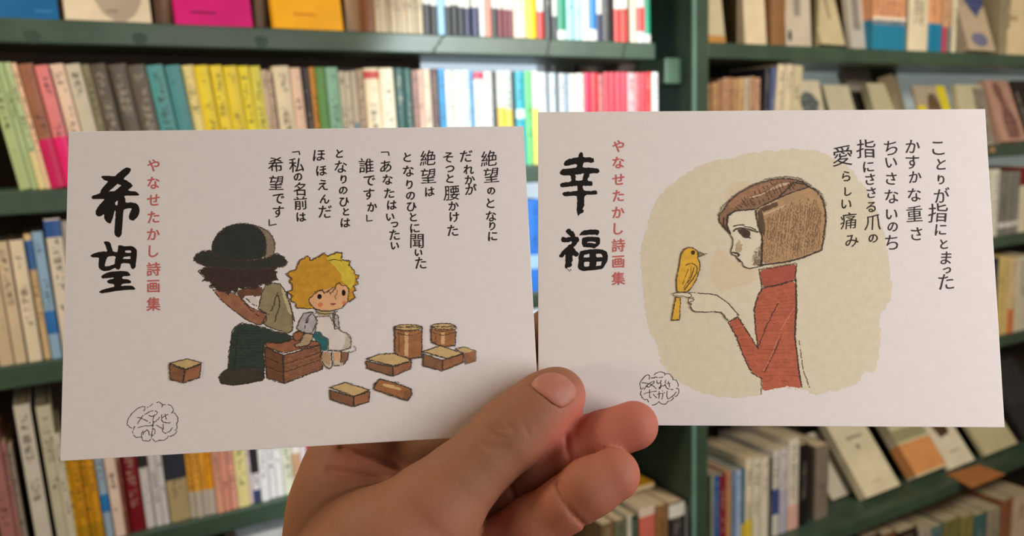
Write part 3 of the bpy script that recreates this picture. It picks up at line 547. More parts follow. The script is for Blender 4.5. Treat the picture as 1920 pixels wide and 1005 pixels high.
# ------------------------------------------------------------------ the two picture books held in the hand
LC = [(-0.1428, -0.0440, 0.2635), (0.0040, -0.0489, 0.2817), (0.0092, 0.0540, 0.2672), (-0.1376, 0.0588, 0.2491)]
RC_ = [(0.0088, -0.0526, 0.2758), (0.1567, -0.0527, 0.2709), (0.1564, 0.0507, 0.2596), (0.0085, 0.0507, 0.2645)]
paper = mat('cover_paper', (232, 225, 220), rough=0.5, scale=300, vary=0.015, spec=0.3)
PB = 0.0040
class Cover:
    """a flat cover: maps a pixel of the photograph to a point of the cover plane"""
    def __init__(s, corners, name, label, scale=1.0):
        P = [cs(*[q * scale for q in c]) for c in corners]
        X = (P[1] - P[0]).normalized(); Zb = X.cross(P[3] - P[0]).normalized()   # away from the reader
        if Zb.dot(FWD) < 0: Zb = -Zb
        Y = Zb.cross(X)
        s.M = Matrix((X, Y, Zb)).transposed().to_4x4(); s.M.translation = P[0]; s.Mi = s.M.inverted(); s.k = 0
        w = (P[1] - P[0]).length; h = (P[3] - P[0]).length; sy = 1 if (s.Mi @ P[3]).y > 0 else -1
        s.w, s.h = w, h; ya, yb = sorted((0, sy * h))
        s.root = empty(name, s.M); tag(s.root, label, 'book')
        b = MB(); b.box(0, w, ya, yb, 0, .0005, bev=.0002); b.build('front_cover', paper, s.root)
        b = MB(); b.box(0, w, ya, yb, PB - .0005, PB, bev=.0002); b.build('back_cover', paper, s.root)
        b = MB(); b.box(0, .0005, ya, yb, .0005, PB - .0005); b.build('spine', paper, s.root)
        b = MB(); b.box(.0005, w - .0008, ya + .0006, yb - .0006, .00052, PB - .00052); b.build('page_block', pages_w, s.root)
    def pt(s, x, y, lift):
        o = s.Mi @ EYE; d = s.Mi.to_3x3() @ (at(x, y, 1.0) - EYE); t = -o.z / d.z
        return (o.x + d.x * t, o.y + d.y * t, -lift)
class Ink:
    """flat print collected in one mesh, each stroke or wash on a hair of its own height"""
    def __init__(s, cov, flat=False): s.c = cov; s.flat = flat; s.v = []; s.f = []; s.i = []; s.m = []; s.k = 4
    def mi(s, m):
        if m not in s.m: s.m.append(m)
        return s.m.index(m)
    def raw(s, pts, faces, m):
        lift = 1e-5 + (s.k * 1.5e-6 if not s.flat else 6e-5 + (s.k % 10) * 1e-6); s.k += 1; b = len(s.v); s.v += [s.c.pt(p[0], p[1], lift) for p in pts]
        s.f += [[b + q for q in f] for f in faces]; s.i += [s.mi(m)] * len(faces)
    def poly(s, pts, m, rag=0.5, holes=(), step=2.2, seed=None):
        rng = random.Random(seed if seed is not None else len(s.v))
        def rs(P):
            out = []; n = len(P)
            for i in range(n):
                a, b = P[i], P[(i + 1) % n]; L = math.hypot(b[0] - a[0], b[1] - a[1]); k = max(1, int(L / step))
                for j in range(k):
                    t = j / k; out.append((a[0] + (b[0] - a[0]) * t + rng.gauss(0, rag), a[1] + (b[1] - a[1]) * t + rng.gauss(0, rag)))
            return out
        loops = [rs(smooth_loop(pts))] + [rs(smooth_loop(h)) for h in holes]
        tri = tessellate_polygon([[Vector((p[0], p[1], 0)) for p in L] for L in loops])
        s.raw([p for L in loops for p in L], [list(t) for t in tri], m)
    def line(s, pts, w, m, jit=0.35, gap=0.0, taper=False, closed=False, seed=None):
        rng = random.Random(seed if seed is not None else len(s.v) + 5)
        P = list(pts) + ([pts[0]] if closed else []); out = []
        for a, b in zip(P[:-1], P[1:]):
            L = math.hypot(b[0] - a[0], b[1] - a[1]); k = max(1, int(L / 2.0))
            for j in range(k): t = j / k; out.append((a[0] + (b[0] - a[0]) * t, a[1] + (b[1] - a[1]) * t))
        out.append(P[-1]); n = len(out)
        if n < 2: return
        out = [(p[0] + rng.gauss(0, jit), p[1] + rng.gauss(0, jit)) for p in out]
        V = []
        for i, p in enumerate(out):
            a, b = out[max(0, i - 1)], out[min(n - 1, i + 1)]; dx, dy = b[0] - a[0], b[1] - a[1]; L = math.hypot(dx, dy) or 1
            t = i / (n - 1); ww = w * .5 * (rng.uniform(.7, 1.2) if jit > .15 else 1.0) * ((.45 + .55 * math.sin(math.pi * t)) if taper else 1)
            V += [(p[0] - dy / L * ww, p[1] + dx / L * ww), (p[0] + dy / L * ww, p[1] - dx / L * ww)]
        Fc = [[2 * i, 2 * i + 1, 2 * i + 3, 2 * i + 2] for i in range(n - 1) if not (gap and rng.random() < gap)]
        # round ends
        for (c, r) in ((out[0], w * .5), (out[-1], w * .5)):
            if taper or jit > .15: continue
            b0 = len(V); V += [(c[0] + r * math.cos(q * .785), c[1] + r * math.sin(q * .785)) for q in range(8)]; Fc.append(list(range(b0, b0 + 8)))
        s.raw(V, Fc, m)
    def sketch(s, pts, m, w=1.6, closed=True, n=2, jit=.7):
        for q in range(n + 1):
            dx, dy = random.uniform(-1, 1), random.uniform(-1, 1)
            s.line([(p[0] + dx, p[1] + dy) for p in pts], w * (.78 if q == 0 else .5), m, jit=jit * .9, gap=.08 + .14 * q, closed=closed)
    def build(s, name, parent):
        return link_mesh(name, s.v, s.f, s.m, parent, s.i)
def smooth_loop(P, it=1):
    if len(P) < 5: return list(P)
    for _ in range(it):
        n = len(P); Q = []
        for i in range(n):
            a, b = P[i], P[(i + 1) % n]
            Q.append((a[0] * .82 + b[0] * .18, a[1] * .82 + b[1] * .18)); Q.append((a[0] * .18 + b[0] * .82, a[1] * .18 + b[1] * .82))
        P = Q
    return P
def smooth_open(P, it=2):
    for _ in range(it):
        if len(P) < 3: return P
        Q = [P[0]]
        for a, b in zip(P[:-1], P[1:]):
            Q.append((a[0] * .75 + b[0] * .25, a[1] * .75 + b[1] * .25)); Q.append((a[0] * .25 + b[0] * .75, a[1] * .25 + b[1] * .75))
        P = Q + [P[-1]]
    return P
def T(ox, oy, k, pts): return [(ox + p[0] / k, oy + p[1] / k) for p in pts]

FC = bpy.data.curves.new('glyph_source', 'FONT'); FO = bpy.data.objects.new('glyph_source', FC); COL.objects.link(FO)
GL = {}
def glyph(ch):
    if ch in GL: return GL[ch]
    FC.body = ch; FC.resolution_u = 3; FC.size = 1.0
    dg = bpy.context.evaluated_depsgraph_get(); ob = FO.evaluated_get(dg); me = ob.to_mesh()
    V = [(v.co.x, v.co.y) for v in me.vertices]; Fs = [list(p.vertices) for p in me.polygons]; ob.to_mesh_clear()
    if V:
        cx = (min(v[0] for v in V) + max(v[0] for v in V)) / 2; cy = (min(v[1] for v in V) + max(v[1] for v in V)) / 2
        hh = max(max(v[1] for v in V) - min(v[1] for v in V), max(v[0] for v in V) - min(v[0] for v in V))
        V = [((v[0] - cx), -(v[1] - cy)) for v in V]
    GL[ch] = (V, Fs); return GL[ch]
def write(ink, ch, x, y, size, m, rot=0.0, sx=1.0, bold=0.0, wob=.018):
    V, Fs = glyph(ch); r = random.Random(ord(ch) * 7 + int(x)); ph = r.uniform(0, 6); c, s_ = math.cos(rot), math.sin(rot)
    out = []
    for (u, v) in V:
        u2 = u * sx + wob * math.sin(v * 7 + ph); v2 = v + wob * math.sin(u * 6 + ph * 1.7) - u * .05
        out.append((x + size * (u2 * c - v2 * s_), y + size * (u2 * s_ + v2 * c)))
    if bold is None: bold = max(0.0, (2.35 - 0.072 * size) / 2)
    offs = [(0, 0)] if not bold else [(0, 0), (bold, 0), (-bold, 0), (0, bold), (0, -bold)]
    for (dx, dy) in offs: ink.raw([(p[0] + dx, p[1] + dy) for p in out], Fs, m)

left_book = Cover(LC, 'picture_book', 'white landscape poem book on the left, seated figure in bowler hat and curly blond child', .985)
right_book = Cover(RC_, 'picture_book', 'white landscape poem book on the right, girl in red turtleneck and yellow bird')
black = mat('black_ink', (20, 15, 11), rough=0.55, vary=.1)
pen = mat('pen_ink', (34, 22, 14), rough=0.6, vary=.1)
redink = mat('rose_ink', (206, 112, 104), rough=0.6, scale=2500, color2=(196, 96, 92))
pencil = mat('pencil', (66, 54, 45), rough=0.7, vary=.2)
pencil_l = mat('pencil_light', (112, 96, 80), rough=0.7, vary=.2)

# --- title of the left book
ink = Ink(left_book)
q = lambda p: T(165, 305, 6.927, p)
ink.poly(q([(500,62),(545,70),(562,92),(530,145),(455,210),(510,235),(555,265),(585,305),(515,355),(545,368),(625,375),(672,418),(645,430),(465,430),(485,465),(487,520),(560,515),(620,525),(655,555),(672,600),(665,660),(640,710),(600,745),(578,755),(540,740),(527,705),(545,650),(575,590),(470,600),(458,650),(450,780),(440,920),(415,970),(380,968),(350,945),(342,900),(350,780),(360,620),(345,625),(335,680),(300,785),(275,790),(235,765),(210,730),(212,665),(170,695),(130,700),(102,675),(100,630),(130,570),(180,515),(220,470),(150,472),(60,475),(42,450),(65,425),(155,402),(170,350),(215,295),(265,245),(210,228),(168,185),(195,170),(275,170),(350,178),(400,128),(470,75)]), black, .18,
  holes=[q([(385,275),(435,295),(345,370),(270,375)]), q([(385,490),(385,540),(372,558),(355,550),(350,515)])])
q = lambda p: T(165, 445, 8.736, p)
ink.poly(q([(255,75),(290,65),(345,70),(372,100),(390,170),(410,232),(480,245),(490,200),(495,132),(545,130),(600,145),(700,140),(760,160),(800,205),(802,300),(785,420),(780,490),(740,525),(705,505),(685,425),(545,425),(530,500),(495,532),(460,520),(445,500),(350,545),(260,558),(200,530),(170,480),(175,400),(185,330),(80,332),(35,308),(60,280),(150,245),(250,230),(320,232),(290,140)]), black, .18,
  holes=[q([(320,312),(455,308),(440,400),(435,445),(340,470),(270,475),(290,400)]), q([(610,215),(700,212),(710,250),(640,255),(605,245)]), q([(590,318),(695,310),(700,355),(570,352)])])
ink.poly(q([(212,645),(250,605),(350,565),(480,552),(600,552),(660,565),(697,612),(680,632),(580,638),(555,660),(570,680),(650,685),(700,710),(710,740),(680,755),(560,760),(535,795),(620,790),(730,792),(778,845),(760,860),(620,862),(480,878),(350,900),(230,918),(175,898),(215,865),(330,830),(430,810),(430,770),(340,755),(305,720),(350,690),(425,675),(420,658),(330,668),(240,678)]), black, .18)
ink.build('title_lettering', left_book.root)
# --- title of the right book
ink = Ink(right_book)
q = lambda p: T(1040, 280, 7.727, p)
ink.poly(q([(380,40),(412,55),(412,112),(480,118),(555,125),(572,150),(565,195),(430,188),(412,210),(400,262),(520,268),(632,278),(648,315),(630,350),(510,350),(495,400),(475,450),(548,468),(543,535),(410,525),(400,548),(418,595),(520,602),(610,598),(618,655),(440,660),(432,700),(430,820),(400,870),(425,880),(418,910),(375,935),(335,975),(318,880),(325,760),(322,672),(200,680),(140,685),(110,655),(120,618),(250,608),(335,600),(330,560),(318,528),(190,545),(95,552),(78,515),(90,485),(245,468),(230,375),(150,382),(100,375),(72,340),(75,320),(110,290),(250,270),(318,268),(320,210),(210,238),(135,240),(135,185),(170,155),(250,125),(345,115),(350,75)]), black, .4,
  holes=[q([(302,370),(425,352),(395,452),(305,455)])])
q = lambda p: T(1040, 420, 10.05, p)
ink.poly(q([(260,90),(300,98),(310,130),(355,145),(380,190),(385,235),(435,235),(460,290),(468,330),(430,350),(400,400),(350,435),(370,460),(440,540),(465,565),(440,600),(400,620),(345,590),(330,640),(340,670),(320,730),(325,770),(300,810),(240,830),(205,840),(195,780),(205,700),(205,570),(170,610),(135,640),(100,630),(85,590),(130,530),(200,460),(260,400),(325,365),(315,325),(270,335),(200,350),(130,335),(115,295),(150,240),(210,262),(300,240),(250,195),(212,140),(225,105)]), black, .45)
ink.poly(q([(455,218),(490,170),(550,118),(650,105),(790,102),(840,115),(838,170),(810,222),(760,200),(640,205),(540,212)]), black, .25)
ink.poly(q([(525,260),(600,240),(750,240),(845,255),(862,290),(850,370),(820,415),(740,465),(700,445),(600,440),(535,430),(510,370),(510,310)]), black, .25, holes=[q([(600,355),(650,332),(740,332),(775,350),(770,368),(690,355)])])
ink.poly(q([(480,510),(560,490),(700,475),(830,472),(920,485),(985,525),(1005,590),(1000,680),(960,760),(900,845),(760,870),(620,880),(510,882),(450,850),(435,800),(448,700),(450,600)]), black, .25,
  holes=[q([(560,585),(655,565),(658,628),(550,632)]), q([(780,560),(870,558),(900,590),(905,625),(780,628)]), q([(555,712),(655,708),(655,800),(570,805),(552,790)]), q([(790,708),(888,708),(870,780),(780,795)])])
for (x, y) in ((235, 850), (280, 890), (300, 862), (262, 868)): ink.poly(q([(x - 14, y - 6), (x + 6, y - 12), (x + 16, y + 4), (x, y + 12)]), black, .2)
ink.build('title_lettering', right_book.root)

# --- author lettering
ink = Ink(left_book, True)
for ch, y in zip('やなせたかし詩画集', (310, 343, 375, 407, 439, 471, 504.5, 537, 570)): write(ink, ch, 288, y, 27 if ch in '詩画集' else 26, redink, bold=.45, wob=.008)
ink.build('author_lettering', left_book.root)
ink = Ink(right_book, True)
for ch, y in zip('やなせたかし詩画集', (274, 305, 336.5, 367, 398, 429, 460, 491, 522)): write(ink, ch, 1159.5, y, 26 if ch in '詩画集' else 25, redink, bold=.45, wob=.008)
ink.build('author_lettering', right_book.root)

# --- poems
ink = Ink(left_book, True)
for ch, x, y, s in [('絶',917,297,30),('望',921,328.5,29),('の',921,358,16),('と',920,381,20),('な',921,405.6,21),('り',923,424,17),('に',924,443,20),
 ('だ',874,293,24),('れ',879,318,19),('か',881,337,19),('が',883,355,21),
 ('そ',840.5,295,21),('っ',843.5,317,22),('と',844,335,18),('腰',847,362,29),('か',850.5,386,19),('け',852,407,20),('た',849,432,23),
 ('絶',802.5,296,29),('望',803,330,29),('は',806,359.5,19), ('と',764,295,19),('な',766,320.5,22),('り',768,346,18),('の',770,367,18),('ひ',772,388,20),('と',775,407,18),('に',778,428,20),('聞',782,452,28),('い',785,474,16),('た',789,493,24),
 ('あ',723.6,312,24),('な',727,337,20),('た',730,362,21),('は',735,384.5,19),('い',732,407,17),('っ',740,421,18),('た',740,440,22),('い',740.5,461,17),
 ('誰',687,310.7,28),('で',692.6,339,23),('す',692,364,22),('か',698,388,19), ('と',637,288,18),('な',639,313,25),('り',644.6,336,17),('の',643.5,357,17),('ひ',645.6,378.6,20),('と',649,397,16),('は',648,417.7,19),
 ('ほ',598.6,291.5,24),('ほ',603,320,21),('え',606,347,21),('ん',609,373,19),('だ',610,397,26), ('私',556,309.7,28),('の',559,332,17),('名',562,354.6,25),('前',564,380.7,25),('は',565,407,19),
 ('希',517,308.6,28),('望',518,343,28),('で',522,373,23),('す',522,397,23)]:
    write(ink, ch, x, y, s * 1.07, pen, bold=None, rot=random.uniform(-.04, .06))
for P in ([(715,285.5),(728.5,285),(729.5,291.5)], [(548.5,285.5),(561,284),(562,290)], [(688,403.5),(688,415),(698,413.5)], [(505,412),(505,423),(518,420.5)]): ink.line(P, 2.0, pen, jit=.05)
ink.build('poem_lettering', left_book.root)
ink = Ink(right_book, True)
for ch, x, y, s in [('こ',1759,278,32),('と',1765,308,24),('り',1764.5,337,19),('が',1766,366,29),('指',1758.5,399,36),('に',1764,430.6,25),('と',1770,457.5,20),('ま',1774,484,26),('っ',1776,507,19),('た',1774,528,33),
 ('か',1711.6,275,28),('す',1711,304,28),('か',1716,332,24),('な',1714.6,365,27),('重',1714.6,401,31),('さ',1718.5,438,27), ('ち',1670,277,31),('い',1671,305,24),('さ',1671,335,25),('な',1672,368,28),('い',1672,402,25),('の',1674,425.5,21),('ち',1672,454.5,31),
 ('指',1623.6,279,35),('に',1628.6,312.7,23),('さ',1631.6,336,23),('さ',1634,361,22),('る',1633.4,388,22),('爪',1637,417,31),('の',1637,447,19), ('愛',1580,292,38),('ら',1587,330.6,21),('し',1590,359,18),('い',1587,383,22),('痛',1591,414,31),('み',1597,451.5,26)]:
    write(ink, ch, x, y, s * 1.07, pen, bold=None, rot=random.uniform(-.04, .05))
ink.build('poem_lettering', right_book.root)

# --- signature marks
ink = Ink(left_book)
for P in ([(285,578),(330,540),(385,515),(425,545),(420,570)], [(420,548),(480,540),(520,570),(530,610),(510,630)], [(530,620),(565,650),(575,690),(560,730),(565,770),(545,790)], [(565,795),(540,830),(480,850)], [(480,840),(460,880),(400,880),(390,890),(350,895),(330,870)], [(320,870),(290,890),(235,885),(228,840),(240,790)], [(228,850),(190,862),(150,835),(145,790),(165,750)], [(165,755),(125,772),(95,740),(95,700),(125,640),(185,585),(240,558),(268,575),(250,605)],
 [(175,660),(250,685),(315,720)], [(190,730),(230,660),(300,610),(370,600),(380,630),(340,660),(300,650)], [(350,640),(330,690),(350,720),(375,690),(400,665)], [(420,640),(415,700),(450,720),(500,715)], [(415,670),(480,640)], [(445,630),(465,690)], [(195,765),(270,745),(345,742)], [(340,700),(330,800),(320,860)], [(240,830),(270,785),(295,790),(300,830)], [(335,770),(360,790),(350,830),(320,835)], [(435,730),(425,800),(450,820),(490,800),(525,765)], [(370,740),(430,775)]):
    ink.line(smooth_open(T(220, 650, 5.028, P)), 1.5, pencil, jit=.5, gap=.06)
ink.build('signature_mark', left_book.root)
ink = Ink(right_book)
for P in ([(465,240),(490,205),(540,180),(600,172),(650,185),(672,210),(665,245)], [(672,208),(740,205),(790,235),(825,290),(815,325)], [(825,315),(870,318),(905,360),(925,420),(918,450)], [(880,490),(910,480),(938,515),(930,580),(895,630),(845,642)], [(885,550),(850,600),(800,640),(740,690),(712,665),(705,600),(715,530)], [(830,650),(820,690),(780,720),(715,730)], [(720,740),(690,785),(640,782),(590,765),(560,730)], [(560,735),(500,790),(425,800)], [(360,745),(345,690),(290,705),(240,660),(205,590),(225,530)], [(265,475),(220,510),(200,440),(205,370),(235,320),(300,250),(350,225),(388,245),(370,315)],
 [(240,378),(330,385),(410,410),(470,455),(510,495)], [(280,505),(320,440),(400,375),(455,340),(475,360),(430,410),(370,460),(335,450)], [(400,290),(500,275),(560,285),(635,270)], [(520,330),(515,370),(545,400),(590,375),(605,310),(600,420),(580,495),(555,480),(575,455),(640,430),(680,425)], [(685,320),(675,400),(685,460),(740,500),(830,505)], [(700,395),(780,385)], [(745,345),(755,460)], [(275,590),(390,550),(510,535)], [(385,505),(375,600),(390,665),(410,650)], [(450,590),(490,640),(520,665)], [(530,600),(600,575),(640,590),(630,650),(615,685)], [(565,545),(560,610),(560,680)], [(620,520),(665,575)]):
    ink.line(smooth_open(T(1180, 680, 10.05, P)), 1.5, pencil, jit=.35, gap=.04)
ink.build('signature_mark', right_book.root)

# --- printed picture of the left book
def wash(name, c, v=.14): return mat('wash_' + name, c, rough=.6, scale=420, vary=v, detail=5)
def ell(cx, cy, rx, ry, n=18): return [(cx + rx * math.cos(2 * math.pi * i / n), cy + ry * math.sin(2 * math.pi * i / n)) for i in range(n)]
def hatch(ink, pts_a, pts_b, n, m, w=1.0, jit=.4, gap=.15):
    for i in range(n):
        t = (i + .5) / n + random.uniform(-.3, .3) / n
        def ip(P):
            k = t * (len(P) - 1); j = min(int(k), len(P) - 2); u = k - j; return (P[j][0] * (1 - u) + P[j + 1][0] * u, P[j][1] * (1 - u) + P[j + 1][1] * u)
        ink.line([ip(pts_a), ip(pts_b)], w, m, jit=jit, gap=gap)
ink = Ink(left_book)
q = lambda p: T(400, 560, 5.582, p)
pants = q([(230,300),(300,260),(400,275),(500,300),(620,340),(760,370),(830,400),(800,450),(700,465),(530,455),(525,600),(540,720),(520,830),(380,880),(200,910),(90,890),(60,830),(100,770),(155,740),(165,600),(185,450),(200,350)])
crate_t = q([(530,460),(700,465),(830,420),(860,350),(900,340),(960,430),(1120,455),(1130,480),(900,530),(740,570),(560,510)])
crate_l = q([(530,500),(725,590),(735,885),(560,830)]); crate_r = q([(735,590),(1120,480),(1145,730),(740,885)])
ink.poly(crate_t, wash('crate_top', (158, 100, 70)), .5); ink.poly(crate_l, wash('crate_side', (116, 76, 50)), .5); ink.poly(crate_r, wash('crate_front', (150, 102, 74)), .5)
ink.poly(pants, wash('trousers', (50, 64, 54), .12), .7)
ink.poly(q([(60,850),(90,780),(170,740),(300,735),(520,725),(545,850),(400,885),(200,912),(80,890)]), wash('shoe', (62, 58, 46), .14), .5)
q = lambda p: T(350, 400, 2.957, p)
shirt = q([(440,400),(470,388),(520,392),(560,450),(590,560),(588,650),(560,668),(450,630),(420,610),(445,560),(400,530),(415,450)])
arm = q([(148,425),(200,435),(285,450),(350,520),(440,560),(445,600),(400,622),(330,590),(250,530),(190,480)])
ink.poly(q([(335,465),(370,458),(395,485),(390,512),(360,490)]), wash('white_patch', (222, 210, 198), .03), .4)
ink.poly(shirt, wash('shirt', (150, 136, 100), .12), .6); ink.poly(q([(520,395),(545,430),(578,500),(588,560),(570,560),(540,480)]), wash('shirt_light', (196, 184, 140), .06), .5)
ink.poly(q([(270,425),(420,400),(415,450),(400,462),(330,455),(300,478)]), wash('face_shadow', (112, 74, 58)), .5)
ink.poly(arm, wash('forearm', (158, 106, 78), .16), .6)
hairL = T(350, 400, 5.585, [(130,600),(175,575),(200,556),(500,570),(940,566),(915,600),(950,610),(935,645),(958,690),(900,700),(880,742),(800,735),(750,765),(700,790),(640,770),(590,792),(540,770),(520,830),(470,800),(440,850),(400,815),(350,812),(310,775),(245,770),(262,725),(240,700),(165,705),(200,672),(160,640)])
ink.poly(hairL, wash('brown_hair', (62, 46, 40), .14), .8)
brim = T(350, 400, 5.585, [(75,480),(100,435),(160,400),(260,392),(400,470),(560,495),(720,490),(840,470),(940,420),(1020,455),(1055,510),(1030,550),(940,570),(780,595),(600,590),(400,580),(230,565),(120,520)])
dome = T(350, 400, 5.585, [(262,400),(275,300),(330,210),(420,140),(520,110),(620,105),(700,125),(770,170),(820,250),(835,330),(820,470),(560,500),(380,480),(280,440)])
band = T(350, 400, 5.585, [(690,118),(770,140),(850,180),(905,240),(925,320),(918,420),(880,470),(815,470),(835,330),(820,250),(770,170)])
ink.poly(band, wash('hat_light', (142, 126, 106), .08), .5); ink.poly(dome, wash('hat', (46, 52, 46), .1), .6); ink.poly(brim, wash('hat_brim', (50, 53, 46), .1), .6)
for P in (dome, brim, hairL): ink.sketch(P, pencil, 1.8, jit=1.0)
ink.sketch(band, pencil, 1.2)
for P in (shirt, arm): ink.sketch(P, pencil, 1.6)
ink.sketch(pants, pencil, 1.8, jit=.9); ink.sketch(crate_t, pencil, 1.6); ink.sketch(crate_l, pencil, 1.8); ink.sketch(crate_r, pencil, 1.8)
hatch(ink, [crate_r[0], crate_r[3]], [crate_r[1], crate_r[2]], 12, wash('crate_pencil', (118, 76, 52)), .9, .5, .5)
hatch(ink, T(400, 560, 5.582, [(240,320),(200,500),(180,720)]), T(400, 560, 5.582, [(520,330),(525,500),(520,700)]), 12, wash('trouser_pencil', (38, 50, 44)), .9, .8, .5)
for k in (.33, .62):
    a, b_ = crate_r[0], crate_r[3]; c, d = crate_r[1], crate_r[2]
    ink.line([(a[0] + (b_[0] - a[0]) * k, a[1] + (b_[1] - a[1]) * k), (c[0] + (d[0] - c[0]) * k, c[1] + (d[1] - c[1]) * k)], 1.2, pencil, jit=.5, gap=.2)
    a, b_ = crate_l[0], crate_l[3]; c, d = crate_l[1], crate_l[2]
    ink.line([(a[0] + (b_[0] - a[0]) * k, a[1] + (b_[1] - a[1]) * k), (c[0] + (d[0] - c[0]) * k, c[1] + (d[1] - c[1]) * k)], 1.2, pencil, jit=.5, gap=.2)
q = lambda p: T(350, 400, 2.957, p)
for P in ([(500,450),(480,520),(455,560)], [(505,440),(520,500),(500,560),(490,600)], [(545,430),(580,520),(600,600)], [(300,470),(340,520),(400,570)], [(400,530),(420,545),(445,555)], [(330,470),(360,500),(390,515)]): ink.line(smooth_open(q(P)), 1.5, pencil, jit=.6, gap=.15)
ink.line(smooth_open(T(400, 560, 5.582, [(170,740),(250,735),(380,715),(520,725)])), 1.6, pencil, jit=.5, gap=.1)
ink.line(smooth_open(T(400, 560, 5.582, [(265,330),(250,450),(240,600),(215,730)])), 1.5, pencil, jit=.6, gap=.2)
# child
q = lambda p: T(530, 570, 7.18, p)
ink.poly(q([(510,720),(560,640),(650,650),(645,800),(610,870),(520,800)]), wash('leg_shade', (186, 152, 118)), .4)
ink.poly(q([(685,650),(780,650),(780,790),(690,795)]), wash('leg', (226, 176, 130)), .4); ink.poly(q([(785,640),(890,650),(880,750),(805,830)]), wash('leg_dark', (140, 104, 80)), .4)
ink.poly(q([(520,760),(620,830),(680,820),(660,880),(600,878),(540,820)]), wash('sock', (205, 188, 165)), .3); ink.poly(q([(680,760),(760,780),(830,800),(790,840),(700,838)]), wash('sock', (205, 188, 165)), .3)
slv = q([(285,130),(400,108),(470,220),(445,300),(400,390),(300,400),(190,330),(230,230)]); slr = q([(680,130),(750,150),(770,330),(705,340),(690,230)])
ink.poly(slv, wash('sleeve', (186, 178, 176), .14), .5); ink.poly(slr, wash('sleeve_right', (192, 182, 176), .14), .4)
dress = q([(440,175),(640,165),(690,280),(780,360),(880,410),(920,470),(915,580),(860,610),(740,635),(620,620),(600,560),(620,480),(520,440),(430,370),(470,250)])
ink.poly(dress, wash('dress', (226, 216, 206), .04), .5)
ink.poly(q([(840,430),(905,430),(915,570),(850,600),(800,600),(845,500)]), wash('dress_shade', (198, 190, 165), .08), .4)
ink.poly(q([(450,95),(665,85),(640,155),(500,158)]), wash('neck', (190, 168, 125)), .3)
hnd = q([(150,400),(230,370),(285,400),(270,470),(200,510),(150,470)]); hn2 = q([(265,430),(310,390),(405,410),(400,470),(340,560),(180,580),(160,545),(240,510)])
ink.poly(hnd, wash('hand', (160, 100, 62)), .4); ink.poly(hn2, wash('hand_pale', (184, 158, 122)), .4)
ink.poly(q([(410,420),(440,370),(510,370),(540,430),(600,460),(630,520),(600,620),(520,630),(510,540),(430,480)]), wash('teal', (44, 104, 106), .12), .5)
for P in (slv, slr, hnd, hn2): ink.sketch(P, pencil, 1.5)
ink.sketch(dress, pencil_l, 1.4)
for P in ([(600,625),(740,635),(860,612),(915,590)], [(545,640),(500,720),(560,820),(630,880),(670,830)], [(670,640),(660,730),(680,830)], [(785,640),(790,720),(780,790)], [(890,640),(880,740),(800,835),(700,830)], [(345,200),(310,300),(290,400)], [(400,110),(330,200),(310,260)], [(700,150),(700,330)], [(915,420),(925,520),(915,600)], [(960,560),(1000,600),(960,650),(900,640)]):
    ink.line(smooth_open(q(P)), 1.8 if P[0][0] < 900 else 1.0, pencil if P[0][0] < 900 else pencil_l, jit=.6, gap=.08)
q = lambda p: T(530, 460, 7.18, p)
hair = q([(50,385),(110,345),(175,335),(200,260),(240,200),(300,160),(340,140),(375,205),(460,160),(560,105),(600,150),(700,105),(800,95),(790,190),(910,215),(890,270),(960,330),(960,380),(1030,410),(985,460),(1020,520),(950,540),(985,600),(930,640),(980,700),(900,760),(850,760),(400,850),(300,850),(180,840),(180,780),(100,740),(130,690),(60,620),(130,600),(130,530),(80,470),(130,460)])
ink.poly(hair, wash('golden_hair', (206, 152, 44), .12), .5)
ink.poly(q([(580,160),(680,115),(790,105),(785,190),(890,225),(945,330),(980,430),(960,520),(940,560),(890,600),(880,540),(790,480),(800,400),(700,280),(640,230)]), wash('yellow_hair', (222, 196, 66), .08), .6)
face = q([(350,720),(430,650),(560,600),(700,560),(780,520),(870,560),(890,640),(870,760),(800,840),(650,880),(520,880),(420,840),(370,790)])
ink.poly(face, wash('child_face', (232, 178, 128), .06), .4)
ink.poly(q(ell(507, 800, 34, 32)), wash('cheek', (224, 130, 84), .06), .2); ink.poly(q(ell(828, 778, 26, 34)), wash('cheek', (224, 130, 84), .06), .2)
ink.poly(q(ell(497, 692, 30, 35)), black, .2); ink.poly(q(ell(822, 640, 27, 42)), black, .2)
ink.poly(q([(635,785),(680,775),(722,785),(690,808),(650,805)]), wash('lips', (184, 104, 90)), .15)
for P in ([(735,600),(728,660),(700,690),(722,730)], [(640,785),(680,795),(722,783)]): ink.line(q(P), 1.2, pencil, jit=.3)
k_ = 30; hp = hair; i0 = min(range(len(hp)), key=lambda i: abs(hp[i][0] - (530 + 400 / 7.18)) + abs(hp[i][1] - (460 + 850 / 7.18)))
ink.sketch(hp[i0:] + hp[:i0 - 1], pencil, 1.7, jit=1.0, closed=False)
ink.sketch(q([(350,720),(430,650),(480,610),(540,590),(560,640),(620,600),(640,650),(700,590),(720,520),(760,490),(790,540),(840,530),(890,580),(890,640),(870,760),(800,840),(650,880),(520,880),(420,840),(370,790)]), pencil, 1.5, jit=.9)
for P in ([(430,640),(500,600),(600,640),(650,590),(720,560)], [(470,900),(560,940),(680,910),(740,880)], [(620,205),(720,190),(800,210)], [(430,850),(480,890),(440,930)], [(700,870),(720,920),(690,950)]): ink.line(smooth_open(q(P)), 1.4, pencil, jit=.7, gap=.1)
